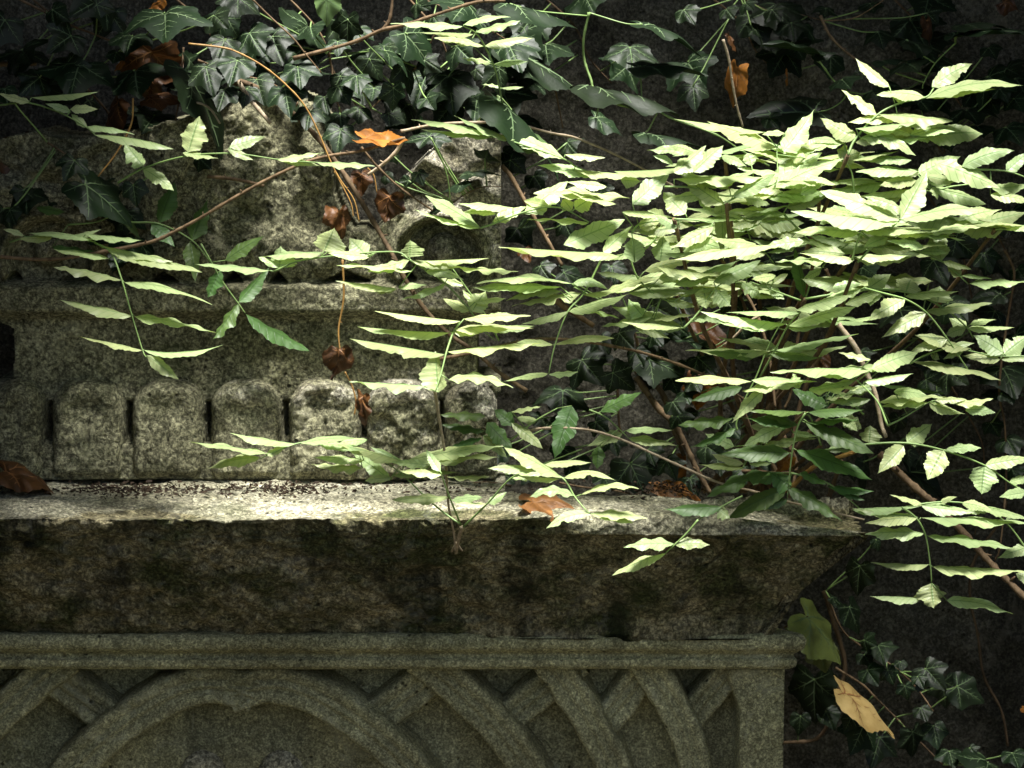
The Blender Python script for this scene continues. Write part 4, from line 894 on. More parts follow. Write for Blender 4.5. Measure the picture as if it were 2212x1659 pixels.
ivy_vine('ivy leaves grouped round the thin tan stem at top left', 'A', .03, [
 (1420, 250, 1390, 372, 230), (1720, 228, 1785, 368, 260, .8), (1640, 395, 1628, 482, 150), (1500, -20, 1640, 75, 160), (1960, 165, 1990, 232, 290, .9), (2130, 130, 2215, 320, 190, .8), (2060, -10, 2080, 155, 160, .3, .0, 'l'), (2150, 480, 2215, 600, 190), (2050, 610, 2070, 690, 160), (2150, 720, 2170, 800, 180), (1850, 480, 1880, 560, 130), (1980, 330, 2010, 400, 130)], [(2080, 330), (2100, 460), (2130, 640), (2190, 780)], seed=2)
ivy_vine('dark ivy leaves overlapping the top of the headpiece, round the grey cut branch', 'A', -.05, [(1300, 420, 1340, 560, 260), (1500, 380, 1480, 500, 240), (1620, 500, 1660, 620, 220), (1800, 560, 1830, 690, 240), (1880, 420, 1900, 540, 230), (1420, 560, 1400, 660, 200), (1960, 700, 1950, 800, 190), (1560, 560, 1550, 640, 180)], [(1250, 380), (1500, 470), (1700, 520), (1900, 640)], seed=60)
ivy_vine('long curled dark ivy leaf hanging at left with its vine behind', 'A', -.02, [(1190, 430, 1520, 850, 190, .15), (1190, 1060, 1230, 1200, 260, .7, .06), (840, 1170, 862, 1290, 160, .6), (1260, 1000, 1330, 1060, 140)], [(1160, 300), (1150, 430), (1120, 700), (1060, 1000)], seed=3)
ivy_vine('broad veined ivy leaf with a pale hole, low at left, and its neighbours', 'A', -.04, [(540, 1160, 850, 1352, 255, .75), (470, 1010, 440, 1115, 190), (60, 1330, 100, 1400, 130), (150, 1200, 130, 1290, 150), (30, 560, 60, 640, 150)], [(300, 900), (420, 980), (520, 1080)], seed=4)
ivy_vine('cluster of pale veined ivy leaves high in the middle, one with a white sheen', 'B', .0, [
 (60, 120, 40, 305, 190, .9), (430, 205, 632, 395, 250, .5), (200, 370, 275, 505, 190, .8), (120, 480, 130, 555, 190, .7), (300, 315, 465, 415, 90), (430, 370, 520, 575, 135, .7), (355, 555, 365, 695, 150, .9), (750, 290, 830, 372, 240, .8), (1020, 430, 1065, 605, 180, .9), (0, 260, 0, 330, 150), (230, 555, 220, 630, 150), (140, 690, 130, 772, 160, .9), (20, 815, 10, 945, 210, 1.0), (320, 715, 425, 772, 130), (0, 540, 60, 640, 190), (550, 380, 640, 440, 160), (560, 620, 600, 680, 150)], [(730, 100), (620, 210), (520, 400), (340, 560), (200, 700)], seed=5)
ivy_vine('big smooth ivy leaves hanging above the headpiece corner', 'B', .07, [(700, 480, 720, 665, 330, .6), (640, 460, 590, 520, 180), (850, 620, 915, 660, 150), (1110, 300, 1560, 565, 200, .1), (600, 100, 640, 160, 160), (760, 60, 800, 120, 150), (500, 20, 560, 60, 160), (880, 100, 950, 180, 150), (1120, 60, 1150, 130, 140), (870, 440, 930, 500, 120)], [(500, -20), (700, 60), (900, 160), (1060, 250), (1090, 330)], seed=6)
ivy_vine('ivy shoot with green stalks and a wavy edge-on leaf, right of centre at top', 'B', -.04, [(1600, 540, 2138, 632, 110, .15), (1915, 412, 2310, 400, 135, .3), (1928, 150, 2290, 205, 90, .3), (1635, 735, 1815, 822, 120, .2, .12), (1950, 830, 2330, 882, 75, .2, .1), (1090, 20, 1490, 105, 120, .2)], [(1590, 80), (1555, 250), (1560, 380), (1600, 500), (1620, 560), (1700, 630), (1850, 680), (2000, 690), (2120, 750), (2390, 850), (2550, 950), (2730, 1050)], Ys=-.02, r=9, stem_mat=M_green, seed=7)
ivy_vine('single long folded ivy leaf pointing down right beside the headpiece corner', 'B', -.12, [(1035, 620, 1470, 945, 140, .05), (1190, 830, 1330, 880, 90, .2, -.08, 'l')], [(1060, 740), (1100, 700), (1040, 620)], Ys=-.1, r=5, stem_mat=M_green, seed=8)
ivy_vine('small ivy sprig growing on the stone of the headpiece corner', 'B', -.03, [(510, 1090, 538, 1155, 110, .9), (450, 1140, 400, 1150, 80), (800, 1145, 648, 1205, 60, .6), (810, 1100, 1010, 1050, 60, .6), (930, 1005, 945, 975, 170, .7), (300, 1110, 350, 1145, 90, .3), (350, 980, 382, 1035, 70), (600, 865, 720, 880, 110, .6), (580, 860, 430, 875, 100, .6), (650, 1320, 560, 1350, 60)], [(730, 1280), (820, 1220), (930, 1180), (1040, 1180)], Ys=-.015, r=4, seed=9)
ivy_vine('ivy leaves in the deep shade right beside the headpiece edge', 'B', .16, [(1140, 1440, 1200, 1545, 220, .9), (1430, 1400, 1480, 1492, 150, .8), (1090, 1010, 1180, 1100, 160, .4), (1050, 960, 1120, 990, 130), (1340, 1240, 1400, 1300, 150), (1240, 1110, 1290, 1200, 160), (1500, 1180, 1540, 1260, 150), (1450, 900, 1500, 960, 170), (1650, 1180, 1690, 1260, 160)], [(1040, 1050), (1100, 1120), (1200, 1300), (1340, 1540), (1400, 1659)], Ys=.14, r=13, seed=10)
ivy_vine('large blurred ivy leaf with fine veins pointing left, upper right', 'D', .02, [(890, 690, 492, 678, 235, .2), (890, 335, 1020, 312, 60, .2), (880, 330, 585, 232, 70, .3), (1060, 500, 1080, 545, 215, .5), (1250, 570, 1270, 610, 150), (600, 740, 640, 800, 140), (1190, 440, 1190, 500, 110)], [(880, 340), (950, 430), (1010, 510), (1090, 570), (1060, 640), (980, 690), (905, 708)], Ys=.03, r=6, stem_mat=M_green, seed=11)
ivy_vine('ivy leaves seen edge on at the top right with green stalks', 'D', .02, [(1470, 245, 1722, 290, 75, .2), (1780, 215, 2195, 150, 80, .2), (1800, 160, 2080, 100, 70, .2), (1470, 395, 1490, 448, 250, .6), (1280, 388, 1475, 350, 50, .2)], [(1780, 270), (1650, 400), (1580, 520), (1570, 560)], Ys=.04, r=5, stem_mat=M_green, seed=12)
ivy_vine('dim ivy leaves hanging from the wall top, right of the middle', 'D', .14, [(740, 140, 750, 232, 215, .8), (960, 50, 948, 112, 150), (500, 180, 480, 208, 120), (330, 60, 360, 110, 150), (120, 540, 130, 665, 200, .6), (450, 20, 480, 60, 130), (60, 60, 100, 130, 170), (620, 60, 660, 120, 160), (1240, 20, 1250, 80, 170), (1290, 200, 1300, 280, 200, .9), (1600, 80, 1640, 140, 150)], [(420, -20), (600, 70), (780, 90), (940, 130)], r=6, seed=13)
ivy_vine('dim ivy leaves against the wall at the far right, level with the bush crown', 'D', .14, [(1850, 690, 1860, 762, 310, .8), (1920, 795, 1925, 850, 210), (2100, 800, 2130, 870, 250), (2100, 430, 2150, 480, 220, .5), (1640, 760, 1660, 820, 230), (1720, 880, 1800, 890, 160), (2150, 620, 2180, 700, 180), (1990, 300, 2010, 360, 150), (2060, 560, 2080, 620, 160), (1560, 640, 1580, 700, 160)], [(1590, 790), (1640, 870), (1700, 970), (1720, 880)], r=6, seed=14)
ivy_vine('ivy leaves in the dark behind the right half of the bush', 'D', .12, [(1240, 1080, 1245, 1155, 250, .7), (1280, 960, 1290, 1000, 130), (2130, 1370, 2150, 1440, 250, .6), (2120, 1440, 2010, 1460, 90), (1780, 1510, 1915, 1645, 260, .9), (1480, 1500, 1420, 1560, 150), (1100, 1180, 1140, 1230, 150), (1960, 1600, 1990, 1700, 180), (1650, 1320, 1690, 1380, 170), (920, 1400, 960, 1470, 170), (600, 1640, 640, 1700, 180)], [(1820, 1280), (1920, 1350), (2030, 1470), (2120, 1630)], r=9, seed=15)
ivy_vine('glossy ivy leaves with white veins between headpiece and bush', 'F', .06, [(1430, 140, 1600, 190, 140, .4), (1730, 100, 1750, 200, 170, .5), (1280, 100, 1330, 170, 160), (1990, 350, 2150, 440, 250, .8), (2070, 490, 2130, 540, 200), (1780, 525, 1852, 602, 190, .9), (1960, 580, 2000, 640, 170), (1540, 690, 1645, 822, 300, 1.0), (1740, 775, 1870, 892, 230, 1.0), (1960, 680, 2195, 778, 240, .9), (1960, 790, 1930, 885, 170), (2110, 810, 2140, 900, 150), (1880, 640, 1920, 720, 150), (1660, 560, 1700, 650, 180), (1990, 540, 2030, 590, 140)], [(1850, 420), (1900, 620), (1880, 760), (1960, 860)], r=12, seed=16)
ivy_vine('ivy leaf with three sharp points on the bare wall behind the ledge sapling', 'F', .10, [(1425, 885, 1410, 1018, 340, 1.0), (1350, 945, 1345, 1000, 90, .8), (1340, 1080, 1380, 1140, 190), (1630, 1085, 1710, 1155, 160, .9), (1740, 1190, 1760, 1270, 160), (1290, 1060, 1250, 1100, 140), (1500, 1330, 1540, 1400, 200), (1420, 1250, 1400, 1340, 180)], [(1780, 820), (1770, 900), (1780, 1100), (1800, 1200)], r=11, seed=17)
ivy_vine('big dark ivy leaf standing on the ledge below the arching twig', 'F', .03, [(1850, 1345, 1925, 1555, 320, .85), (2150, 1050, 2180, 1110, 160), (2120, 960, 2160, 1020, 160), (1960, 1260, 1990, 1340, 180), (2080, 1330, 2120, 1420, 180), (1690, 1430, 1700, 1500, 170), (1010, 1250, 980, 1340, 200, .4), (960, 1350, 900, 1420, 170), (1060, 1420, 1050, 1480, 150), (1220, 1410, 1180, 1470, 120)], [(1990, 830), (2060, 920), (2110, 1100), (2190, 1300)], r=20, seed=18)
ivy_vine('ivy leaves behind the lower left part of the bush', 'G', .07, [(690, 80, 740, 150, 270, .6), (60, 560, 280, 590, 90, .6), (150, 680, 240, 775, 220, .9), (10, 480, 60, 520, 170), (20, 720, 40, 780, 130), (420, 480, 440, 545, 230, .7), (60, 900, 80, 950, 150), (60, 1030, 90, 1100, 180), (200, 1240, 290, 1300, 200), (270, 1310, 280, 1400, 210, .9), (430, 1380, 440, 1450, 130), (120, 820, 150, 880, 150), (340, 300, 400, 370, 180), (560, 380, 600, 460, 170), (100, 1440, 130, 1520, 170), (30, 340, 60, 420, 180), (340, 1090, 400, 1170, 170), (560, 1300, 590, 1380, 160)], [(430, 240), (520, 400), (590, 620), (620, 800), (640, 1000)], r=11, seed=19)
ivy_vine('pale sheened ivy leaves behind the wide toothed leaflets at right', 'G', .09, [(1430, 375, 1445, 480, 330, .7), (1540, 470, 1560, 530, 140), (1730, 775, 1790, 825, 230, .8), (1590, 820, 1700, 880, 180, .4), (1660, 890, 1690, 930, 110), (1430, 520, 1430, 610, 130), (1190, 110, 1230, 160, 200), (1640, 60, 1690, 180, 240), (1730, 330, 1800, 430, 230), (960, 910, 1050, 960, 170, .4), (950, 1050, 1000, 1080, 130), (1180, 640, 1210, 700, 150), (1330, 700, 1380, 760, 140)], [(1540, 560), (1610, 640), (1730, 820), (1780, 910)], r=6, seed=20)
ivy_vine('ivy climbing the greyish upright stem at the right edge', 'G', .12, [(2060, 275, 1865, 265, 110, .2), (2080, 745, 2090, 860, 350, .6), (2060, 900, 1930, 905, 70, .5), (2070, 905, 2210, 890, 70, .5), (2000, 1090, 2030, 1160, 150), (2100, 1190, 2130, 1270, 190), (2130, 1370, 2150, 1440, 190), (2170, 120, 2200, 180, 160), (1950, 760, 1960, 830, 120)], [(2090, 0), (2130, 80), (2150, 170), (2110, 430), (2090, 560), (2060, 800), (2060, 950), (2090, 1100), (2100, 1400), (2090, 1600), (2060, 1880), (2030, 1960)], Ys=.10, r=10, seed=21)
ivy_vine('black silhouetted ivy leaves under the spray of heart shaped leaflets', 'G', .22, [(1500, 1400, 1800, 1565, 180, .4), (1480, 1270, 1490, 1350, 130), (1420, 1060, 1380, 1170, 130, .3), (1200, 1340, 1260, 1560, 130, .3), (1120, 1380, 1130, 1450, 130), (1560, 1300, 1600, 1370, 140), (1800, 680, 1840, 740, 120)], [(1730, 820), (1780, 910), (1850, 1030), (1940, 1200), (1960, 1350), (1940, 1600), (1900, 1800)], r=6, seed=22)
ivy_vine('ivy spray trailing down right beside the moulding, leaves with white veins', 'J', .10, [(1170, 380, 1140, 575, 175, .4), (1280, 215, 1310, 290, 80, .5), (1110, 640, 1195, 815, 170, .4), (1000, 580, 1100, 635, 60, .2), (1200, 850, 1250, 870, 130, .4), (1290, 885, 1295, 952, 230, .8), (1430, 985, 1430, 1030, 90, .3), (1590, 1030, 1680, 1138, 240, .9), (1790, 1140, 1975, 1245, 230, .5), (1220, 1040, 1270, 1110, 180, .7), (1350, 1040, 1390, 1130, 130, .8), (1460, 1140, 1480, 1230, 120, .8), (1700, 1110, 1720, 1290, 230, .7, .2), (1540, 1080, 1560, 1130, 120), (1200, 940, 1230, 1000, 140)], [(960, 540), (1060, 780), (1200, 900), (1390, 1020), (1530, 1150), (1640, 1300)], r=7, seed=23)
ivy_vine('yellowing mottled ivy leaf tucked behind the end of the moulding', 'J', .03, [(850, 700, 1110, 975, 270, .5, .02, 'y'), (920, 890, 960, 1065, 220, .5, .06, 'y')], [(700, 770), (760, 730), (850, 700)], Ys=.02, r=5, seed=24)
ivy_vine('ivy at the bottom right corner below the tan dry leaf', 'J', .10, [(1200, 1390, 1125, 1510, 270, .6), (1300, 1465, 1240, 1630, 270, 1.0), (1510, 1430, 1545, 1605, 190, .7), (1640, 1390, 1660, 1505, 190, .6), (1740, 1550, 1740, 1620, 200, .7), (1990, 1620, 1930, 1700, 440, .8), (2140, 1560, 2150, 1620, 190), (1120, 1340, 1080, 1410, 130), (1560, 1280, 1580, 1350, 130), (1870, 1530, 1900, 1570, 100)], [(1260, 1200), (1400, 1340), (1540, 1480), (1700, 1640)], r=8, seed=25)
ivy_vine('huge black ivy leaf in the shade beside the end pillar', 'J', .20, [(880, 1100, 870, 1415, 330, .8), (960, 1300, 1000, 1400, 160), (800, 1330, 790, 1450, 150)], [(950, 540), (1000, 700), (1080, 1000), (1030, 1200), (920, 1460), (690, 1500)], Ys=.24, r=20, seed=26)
# the dim rank of ivy on the wall along the whole top
rg = random.Random(21)
lab = ['dim ivy on the wall at the far top left', 'dim ivy behind the brown twig at top left', 'dim ivy along the top edge above the headpiece', 'dim ivy along the top edge behind the upright spray', 'dim ivy along the top edge right of the middle', 'dim ivy hanging from the top edge, two thirds across', 'dim ivy in the dark at the top right corner', 'dim ivy on the wall behind the left sprays', 'dim ivy at the left edge beside the headpiece', 'dim ivy on the wall right of the bush']
boxes = [(0, 0, 300, 170, 14, .02), (300, 0, 620, 170, 14, .06), (560, 0, 860, 230, 16, .08), (820, 0, 1120, 260, 18, .10), (1100, 0, 1420, 180, 12, .22), (1420, 0, 1820, 160, 14, .22), (1820, 0, 2212, 230, 16, .22), (60, 180, 460, 420, 16, .08), (0, 380, 380, 540, 12, .03), (1950, 420, 2230, 760, 10, .22)]
for l_, (x0, y0, x1, y1, n, Y) in zip(lab, boxes):
    lv = []
    for i in range(int(n * .7)):
        x, y = rg.uniform(x0, x1) / KS, rg.uniform(y0 - 20, y1) / KS; w = rg.uniform(210, 400)
        lv.append((x, y, x + rg.uniform(-90, 90), y + rg.uniform(60, 170), w, rg.choice([.4, .7, .9, 1.0]), Y + rg.uniform(-.05, .05)))
    xm = (x0 + x1) / 2 / KS
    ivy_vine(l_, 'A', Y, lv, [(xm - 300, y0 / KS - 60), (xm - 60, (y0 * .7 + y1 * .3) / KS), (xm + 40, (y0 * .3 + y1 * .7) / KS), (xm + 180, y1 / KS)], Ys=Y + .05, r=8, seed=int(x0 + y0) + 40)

# ---------------------------------------------------------------- bare twigs and stems
T = [
 ('thin tan stem curving down from the dark ivy across the headpiece', 'A', -.14, -.12, [(1190, 275), (1400, 300), (1500, 330), (1650, 410), (1790, 520), (1920, 660), (2010, 830), (2080, 1000), (2140, 1120), (2235, 1260), (2270, 1400)], 6, M_tanst),
 ('slim brown twig hooking down from the top edge, left of centre', 'A', -.08, -.06, [(1570, -30), (1700, 100), (1850, 240), (1930, 340), (2030, 460)], 6, M_bark),
 ('short grey cut branch pointing down right above the headpiece', 'A', -.04, -.06, [(1450, 420), (1560, 600), (1710, 780)], 17, M_barkp),
 ('long brown stem slanting down across the headpiece to the bare wall', 'A', -.02, -.16, [(1380, 460), (1690, 590), (1940, 800), (2120, 1020), (2300, 1300), (2400, 1470), (2480, 1610), (2570, 1780), (2690, 1960), (2850, 2120), (3000, 2220), (3150, 2350), (3330, 2470)], 17, M_bark),
 ('short broken twig with a pale snapped end at upper left', 'A', -.05, -.08, [(1180, 670), (1250, 650), (1330, 690), (1390, 780)], 8, M_barkp),
 ('thin reddish twig slanting down left through the left sprays', 'A', -.05, -.05, [(840, 620), (830, 780), (740, 960), (620, 1115)], 6, M_tanst),
 ('dark branch rising to the right across the left of the headpiece', 'A', -.04, -.09, [(-40, 1620), (300, 1640), (600, 1600), (950, 1530), (1110, 1460), (1260, 1380), (1480, 1250), (1700, 1130), (1920, 1030), (2080, 985), (2300, 950), (2560, 870)], 12, M_bark),
 ('short dark twig lying level before the left of the headpiece', 'A', -.02, -.02, [(1310, 1115), (1500, 1135), (1670, 1175)], 12, M_bark),
 ('brown branch rising to the top edge above the headpiece', 'B', -.06, -.10, [(-280, 370), (90, 270), (280, 190), (450, 150), (720, 60), (900, 10), (1060, 5)], 12, M_bark),
 ('stubby knobbly twig standing on the brown branch at top', 'B', -.07, -.07, [(285, 190), (330, 120), (350, -20)], 12, M_bark),
 ('long arching stem with a pale crest passing behind the folded ivy leaf', 'B', -.08, .0, [(400, 830), (600, 790), (820, 775), (1100, 780), (1350, 840), (1500, 870), (1700, 950), (1900, 1050), (2150, 1190)], 9, M_barkp),
 ('short pale forked twig beside the orange leaf', 'B', -.04, -.03, [(420, 870), (370, 960), (270, 1050), (190, 1105)], 13, M_barkp),
 ('thin dark twig crossing the stone of the headpiece corner', 'B', -.05, -.04, [(150, 930), (250, 1050), (400, 1190), (600, 1330)], 8, M_bark),
 ('dark green stalk hanging over the headpiece corner', 'B', -.08, -.06, [(590, 870), (660, 1010), (700, 1150), (712, 1280)], 5, M_green),
 ('stem running down just right of the headpiece edge', 'B', .08, .05, [(1040, 1050), (1100, 1120), (1200, 1300), (1340, 1540), (1420, 1680)], 15, M_bark),
 ('thin dry stalk standing on the wall above the long arching stem', 'B', .1, .1, [(1375, 560), (1400, 680), (1425, 810)], 6, M_bark),
 ('pale dry stalk hanging beside the orange leaf at upper right', 'D', .0, .02, [(310, 250), (345, 370), (370, 530), (400, 680), (435, 800)], 9, M_barkp),
 ('dark twig curving down from the top edge at upper right', 'D', .08, .06, [(925, 100), (990, 230), (1090, 330), (1180, 395)], 10, M_bark),
 ('thin twig in the dark along the top at right', 'D', .1, .08, [(940, 130), (1080, 125), (1180, 95), (1340, -10)], 5, M_bark),
 ('stout stem passing behind the spray by the bare wall', 'F', .05, .05, [(1340, 290), (1450, 370), (1620, 480)], 22, M_bark),
 ('long level twig bowing over between the ledge sapling and the bush', 'F', -.18, -.04, [(640, 690), (900, 640), (1210, 570), (1500, 570), (1800, 620), (2000, 670), (2250, 760), (2430, 850), (2600, 965)], 11, M_bark),
 ('arching twig that rises from the ledge and falls to the cornice end', 'F', -.02, -.18, [(1180, 1180), (1240, 1135), (1400, 1125), (1600, 1140), (1800, 1200), (2000, 1290), (2212, 1385), (2410, 1470), (2650, 1530), (2850, 1590), (3050, 1640), (3330, 1705)], 9, M_barkp),
 ('thick dark stem rising behind the big ivy leaf on the ledge', 'G', .05, .02, [(-240, 800), (-100, 1000), (0, 1100), (80, 1250), (150, 1400), (230, 1540)], 22, M_bark),
 ('brown stem falling through the left of the bush', 'G', .02, -.02, [(300, 60), (430, 240), (520, 400), (590, 620), (620, 800), (640, 1000)], 11, M_bark),
 ('dim upright stem through the middle of the bush', 'G', .05, .04, [(800, 460), (760, 700), (740, 900), (700, 1000)], 11, M_bark),
 ('curved twig end with a knobbly tip inside the bush', 'G', .0, -.02, [(320, 600), (390, 540), (480, 450), (600, 390)], 9, M_barkp),
 ('orange brown root like stem beneath the drooping leaflets', 'G', -.02, -.06, [(620, 1560), (740, 1500), (840, 1400), (950, 1340), (1100, 1290), (1200, 1250)], 17, M_tanst),
 ('brown twig standing behind the drooping leaflets', 'G', .02, .0, [(690, 1170), (770, 1330), (760, 1450), (715, 1620)], 13, M_bark),
 ('forked dark twig rising from the ledge end', 'G', -.05, -.08, [(960, 1640), (990, 1530), (1035, 1400), (1060, 1330)], 16, M_bark),
 ('stout brown branch slanting down to the right edge past the cornice', 'G', .04, -.10, [(1300, 1290), (1500, 1480), (1640, 1600), (1800, 1755), (1950, 1925), (2100, 2080), (2260, 2240)], 25, M_bark),
 ('short twig with peeling bark before the bare wall, right of the bush', 'G', .14, .14, [(1590, 600), (1640, 680), (1740, 850), (1790, 920)], 10, M_bark),
 ('thin upright twig in the lower bush, between the dim stem and the pale one', 'G', .06, .06, [(960, 120), (1000, 240), (1010, 400)], 12, M_bark),
 ('dark runner stem hanging down the wall at the right', 'J', .26, .24, [(2100, -30), (2060, 100), (1900, 340), (1870, 560), (1920, 820), (1960, 1080), (2070, 1300), (2110, 1520)], 11, M_bark),
 ('pale thin curved stalk joining two ivy leaves low at right', 'J', .1, .08, [(1530, 1170), (1600, 1162), (1740, 1160), (1795, 1138)], 4, M_green),
 ('brown stalk pointing at the tan dry leaf', 'J', .08, .06, [(1020, 1025), (1190, 1130), (1270, 1210)], 8, M_bark),
 ('thin dry stem hanging down the plain band of the headpiece', 'E', -.04, -.05, [(2165, 60), (2172, 300), (2140, 500), (2150, 650)], 7, M_tanst),
 ('dry stalk between the two brown leaves on the headpiece', 'E', -.05, -.05, [(2180, 770), (2225, 860), (2250, 960), (2240, 1040)], 6, M_tanst),
 ('slender twig lying on the ledge behind the sapling rosette', 'F', -.02, -.01, [(700, 1500), (800, 1480), (960, 1470), (1100, 1490)], 9, M_bark),
 ('thin twig lying at the back of the ledge under the big ivy leaf', 'F', .03, .02, [(1400, 1470), (1560, 1500), (1750, 1520), (1860, 1545)], 7, M_bark),
 ('thin tangled stalk hanging in the gap at the headpiece middle', 'B', -.03, -.03, [(-20, 1080), (60, 1230), (90, 1300), (100, 1370)], 4, M_tanst),
 ('brown twig in the gap by the curled dead leaf', 'B', -.02, -.02, [(190, 1060), (230, 1110), (250, 1220)], 5, M_tanst),
 ('thick old stem along the wall at the far left top', 'A', .04, .04, [(-40, 410), (100, 405), (230, 405)], 18, M_bark),
 ('broad dark stem rising behind the ivy at left centre', 'A', .02, .0, [(1290, 440), (1500, 530), (1700, 600), (1880, 660)], 20, M_bark)]
for l_, c, a, b, pts, r, m in T: sticks('twig', l_, 'twig', c, a, b, pts, r, m)

# ---------------------------------------------------------------- dead leaves
def dead(label, crop, Y, bx, by, tx, ty, w, mat, lob=.4, seed=0, curl=None, crumple=.25):
    rng = random.Random(seed + 900)
    b2, t2 = fp(crop, bx, by), fp(crop, tx, ty)
    o = place_ivy(None, b2[0], b2[1], Y, t2[0], t2[1], w * KS, [mat, M_dvein, M_dvein], rng, lob, 'none', name='dead_leaf', curl=curl)
    # crumple
    n = len(o.data.vertices); co = np.zeros(n * 3); o.data.vertices.foreach_get('co', co); co = co.reshape(-1, 3)
    S = np.ptp(co, axis=0).max()
    for k in range(3):
        d = fbm((co[:, 0] + co[:, 1] * .7) / S * 3, (co[:, 2] - co[:, 1] * .5) / S * 3, 1.0, seed * 7 + k * 3, 2)
        co[:, k] += d * S * crumple * (1.0 if k == 1 else .45)
    o.data.vertices.foreach_set('co', co.ravel()); o.data.update()
    return tag(o, label, 'dead leaf')
DL = [
 ('bright orange curled leaf caught above the headpiece gap', 'B', -.10, 160, 880, 425, 855, 130, M_orange, .2),
 ('brown crumpled leaf hanging in the gap of the headpiece', 'B', -.04, 320, 1240, 290, 1410, 190, M_dead, .6),
 ('second brown leaf in the headpiece gap, above the crumpled one', 'B', .0, 150, 1100, 160, 1210, 150, M_dead, .6),
 ('dark brown leaf at the bottom of the headpiece gap', 'A', -.01, 2150, 1340, 2170, 1500, 160, M_dead, .6),
 ('orange brown leaf hanging behind the pale dry stalk, upper right', 'D', .06, 400, 445, 335, 645, 125, M_orange, .3),
 ('small orange leaf above the pale dry stalk', 'D', .06, 345, 230, 395, 320, 60, M_dead, .2),
 ('amber leaf in the dark at the top right', 'D', .06, 1600, 120, 1670, 280, 110, M_dead, .2),
 ('brown leaf in the very top right corner', 'D', .1, 2080, 10, 2180, 60, 130, M_dead, .5),
 ('sliver of orange leaf hanging on a thread at upper right', 'D', .1, 715, 445, 735, 535, 22, M_orange, .0),
 ('orange leaf at the top edge over the large ivy leaf', 'A', -.02, 1020, 0, 940, 50, 80, M_orange, .2),
 ('orange tipped leaf between two ivy leaves at upper left', 'A', .0, 770, 390, 715, 440, 50, M_orange, .2),
 ('big dark brown withered leaf at upper left', 'A', .02, 960, 330, 930, 650, 400, M_dead, .8),
 ('torn brown leaf below the big withered one', 'A', -.02, 950, 610, 1160, 600, 110, M_dead, .6),
 ('small brown leaf with a hole, left of the big withered one', 'A', .0, 760, 500, 740, 580, 70, M_dead, .3),
 ('rust brown leaf in the dark under the left sprays', 'A', .04, 700, 640, 640, 900, 120, M_dead, .2),
 ('dark rusty leaf near the left edge', 'A', .04, 150, 930, 190, 1180, 180, M_dead, .5),
 ('brown hanging leaf on the dry stem of the plain band', 'E', -.07, 2150, 640, 2160, 815, 160, M_dead, .15),
 ('brown leaf lower on the dry stalk, over a scallop', 'E', -.09, 2280, 940, 2270, 1110, 100, M_dead, .3),
 ('long brown curled leaf lying on the ledge at left', 'E', -.06, 30, 1400, 425, 1500, 90, M_dead, .1),
 ('orange brown curled leaf lying on the ledge right of the sapling', 'F', -.17, 1230, 1575, 1510, 1600, 110, M_brown, 1.0),
 ('rusty leaf lying at the back of the ledge near its end', 'F', -.04, 2030, 1500, 2230, 1550, 80, M_brown, .5),
 ('long rusty leaf behind the ledge end, under the ivy', 'G', .0, -20, 1510, 180, 1575, 60, M_orange, .4),
 ('orange leaf behind the thick dark stem', 'G', .10, 60, 1300, 110, 1490, 110, M_orange, .2),
 ('orange curled leaf between the drooping dark leaflets', 'G', -.06, 720, 1310, 650, 1410, 100, M_orange, .2),
 ('large orange brown leaf beneath the level twig', 'G', .10, 190, 800, 130, 1010, 260, M_orange, .3),
 ('brown leaf in the dark above the large orange brown one', 'G', .12, 140, 520, 420, 580, 150, M_dead, .4),
 ('dark brown leaf behind the left flank of the bush', 'G', .12, 700, 150, 740, 270, 90, M_dead, .3),
 ('tan dry leaf with dark spots at the lower right', 'J', .03, 1100, 1180, 1440, 1430, 150, M_tan, .35),
 ('tiny orange scrap at the right edge, low down', 'J', .1, 2200, 1280, 2225, 1310, 40, M_orange, .1),
 ('brown leaf deep under the bush, left of the wide toothed leaflets', 'G', .12, 900, 660, 960, 760, 160, M_dead, .4),
 ('rust coloured leaf in the wall ivy beside the headpiece edge', 'F', .12, 1180, 0, 1200, 60, 110, M_dead, .4)]
for i, (l_, c, Y, bx, by, tx, ty, w, m, lob) in enumerate(DL):
    dead(l_, c, Y, bx, by, tx, ty, w, m, lob, seed=i, crumple=.34 if c != 'J' else .10)

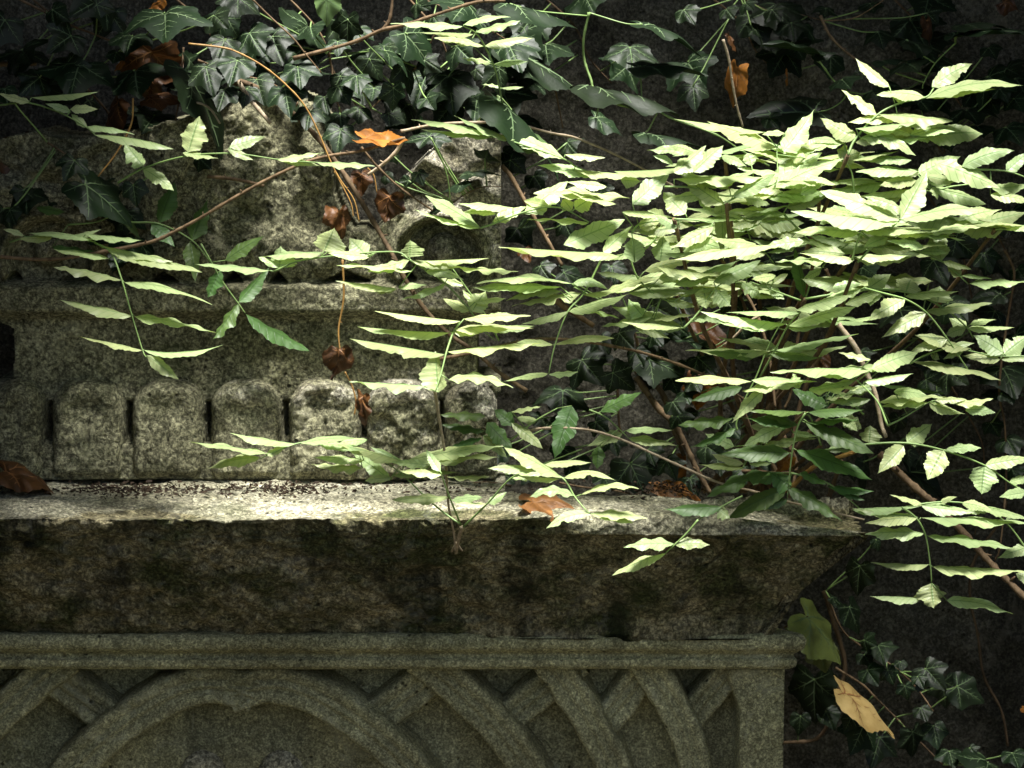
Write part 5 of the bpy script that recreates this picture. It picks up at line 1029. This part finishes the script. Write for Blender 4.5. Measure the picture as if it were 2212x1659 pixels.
# ---------------------------------------------------------------- litter at the back of the ledge, unseen leaves added for shade
rg = random.Random(3); V = []; F = []
for i in range(1500):
    cx = rg.choice([rg.gauss(430, 120), rg.gauss(250, 60), rg.gauss(620, 60), rg.uniform(0, 1200), rg.gauss(1420, 60)])
    y = rg.uniform(-.015, -.13) if rg.random() < .25 else rg.gauss(-.065, .018)
    x = (cx - 1106) * PXM; z = CZ + .002 + rg.random() * .003; a = rg.uniform(0, 3.14); L = rg.uniform(.0008, .004) * (1.8 if rg.random() < .1 else 1); wd = L * rg.uniform(.15, .5)
    dx, dy = math.cos(a) * L, math.sin(a) * L * .8; ex, ey = -math.sin(a) * wd, math.cos(a) * wd; b = len(V); k = rg.uniform(.0005, .003)
    V += [(x - dx, y - dy, z), (x + ex, y + ey, z + k), (x + dx, y + dy, z + rg.uniform(0, .002)), (x - ex, y - ey, z - .0005)]
    F.append((b, b + 1, b + 2, b + 3))
lit = mesh('leaf_litter', V, F, M_debris, smooth=False); tag(lit, 'dark crumbs of rotted leaves scattered along the ledge', 'leaf litter', kind='stuff')

def shade_foliage(name, label, boxes, n, size, rng, mat):
    V = []; F = []
    for i in range(n):
        x0, x1, y0, y1, z0, z1 = boxes[rng.randrange(len(boxes))]
        p = Vector((rng.uniform(x0, x1), rng.uniform(y0, y1), rng.uniform(z0, z1))); s = size * rng.uniform(.6, 1.3)
        nrm = Vector((rng.gauss(0, .5), rng.gauss(-.2, .5), 1)).normalized(); u = nrm.orthogonal().normalized(); a = rng.uniform(0, 6.28)
        u = Matrix.Rotation(a, 3, nrm) @ u; v = nrm.cross(u); b = len(V)
        for (q, r) in ((0, -.5), (.42, -.2), (.34, .15), (0, .6), (-.34, .15), (-.42, -.2)): V.append(p + u * q * s + v * r * s - nrm * (.15 * s * abs(q) * 2))
        F += [(b, b + 1, b + 2, b + 3), (b, b + 3, b + 4, b + 5)]
    o = mesh(name, V, F, mat, smooth=False); return tag(o, label, 'added shade foliage', kind='stuff')
rg = random.Random(8)
shade_foliage('added_ivy_shade', 'unseen ivy leaves added above the frame to shade the wall', SHADE_IVY, N_SHADE_IVY, .085, rg, M_ivy)
shade_foliage('added_leaf_shade', 'unseen leaves added above and beside the frame to shade the tomb', SHADE_LEAVES, N_SHADE_LEAVES, .16, rg, M_ivyl)
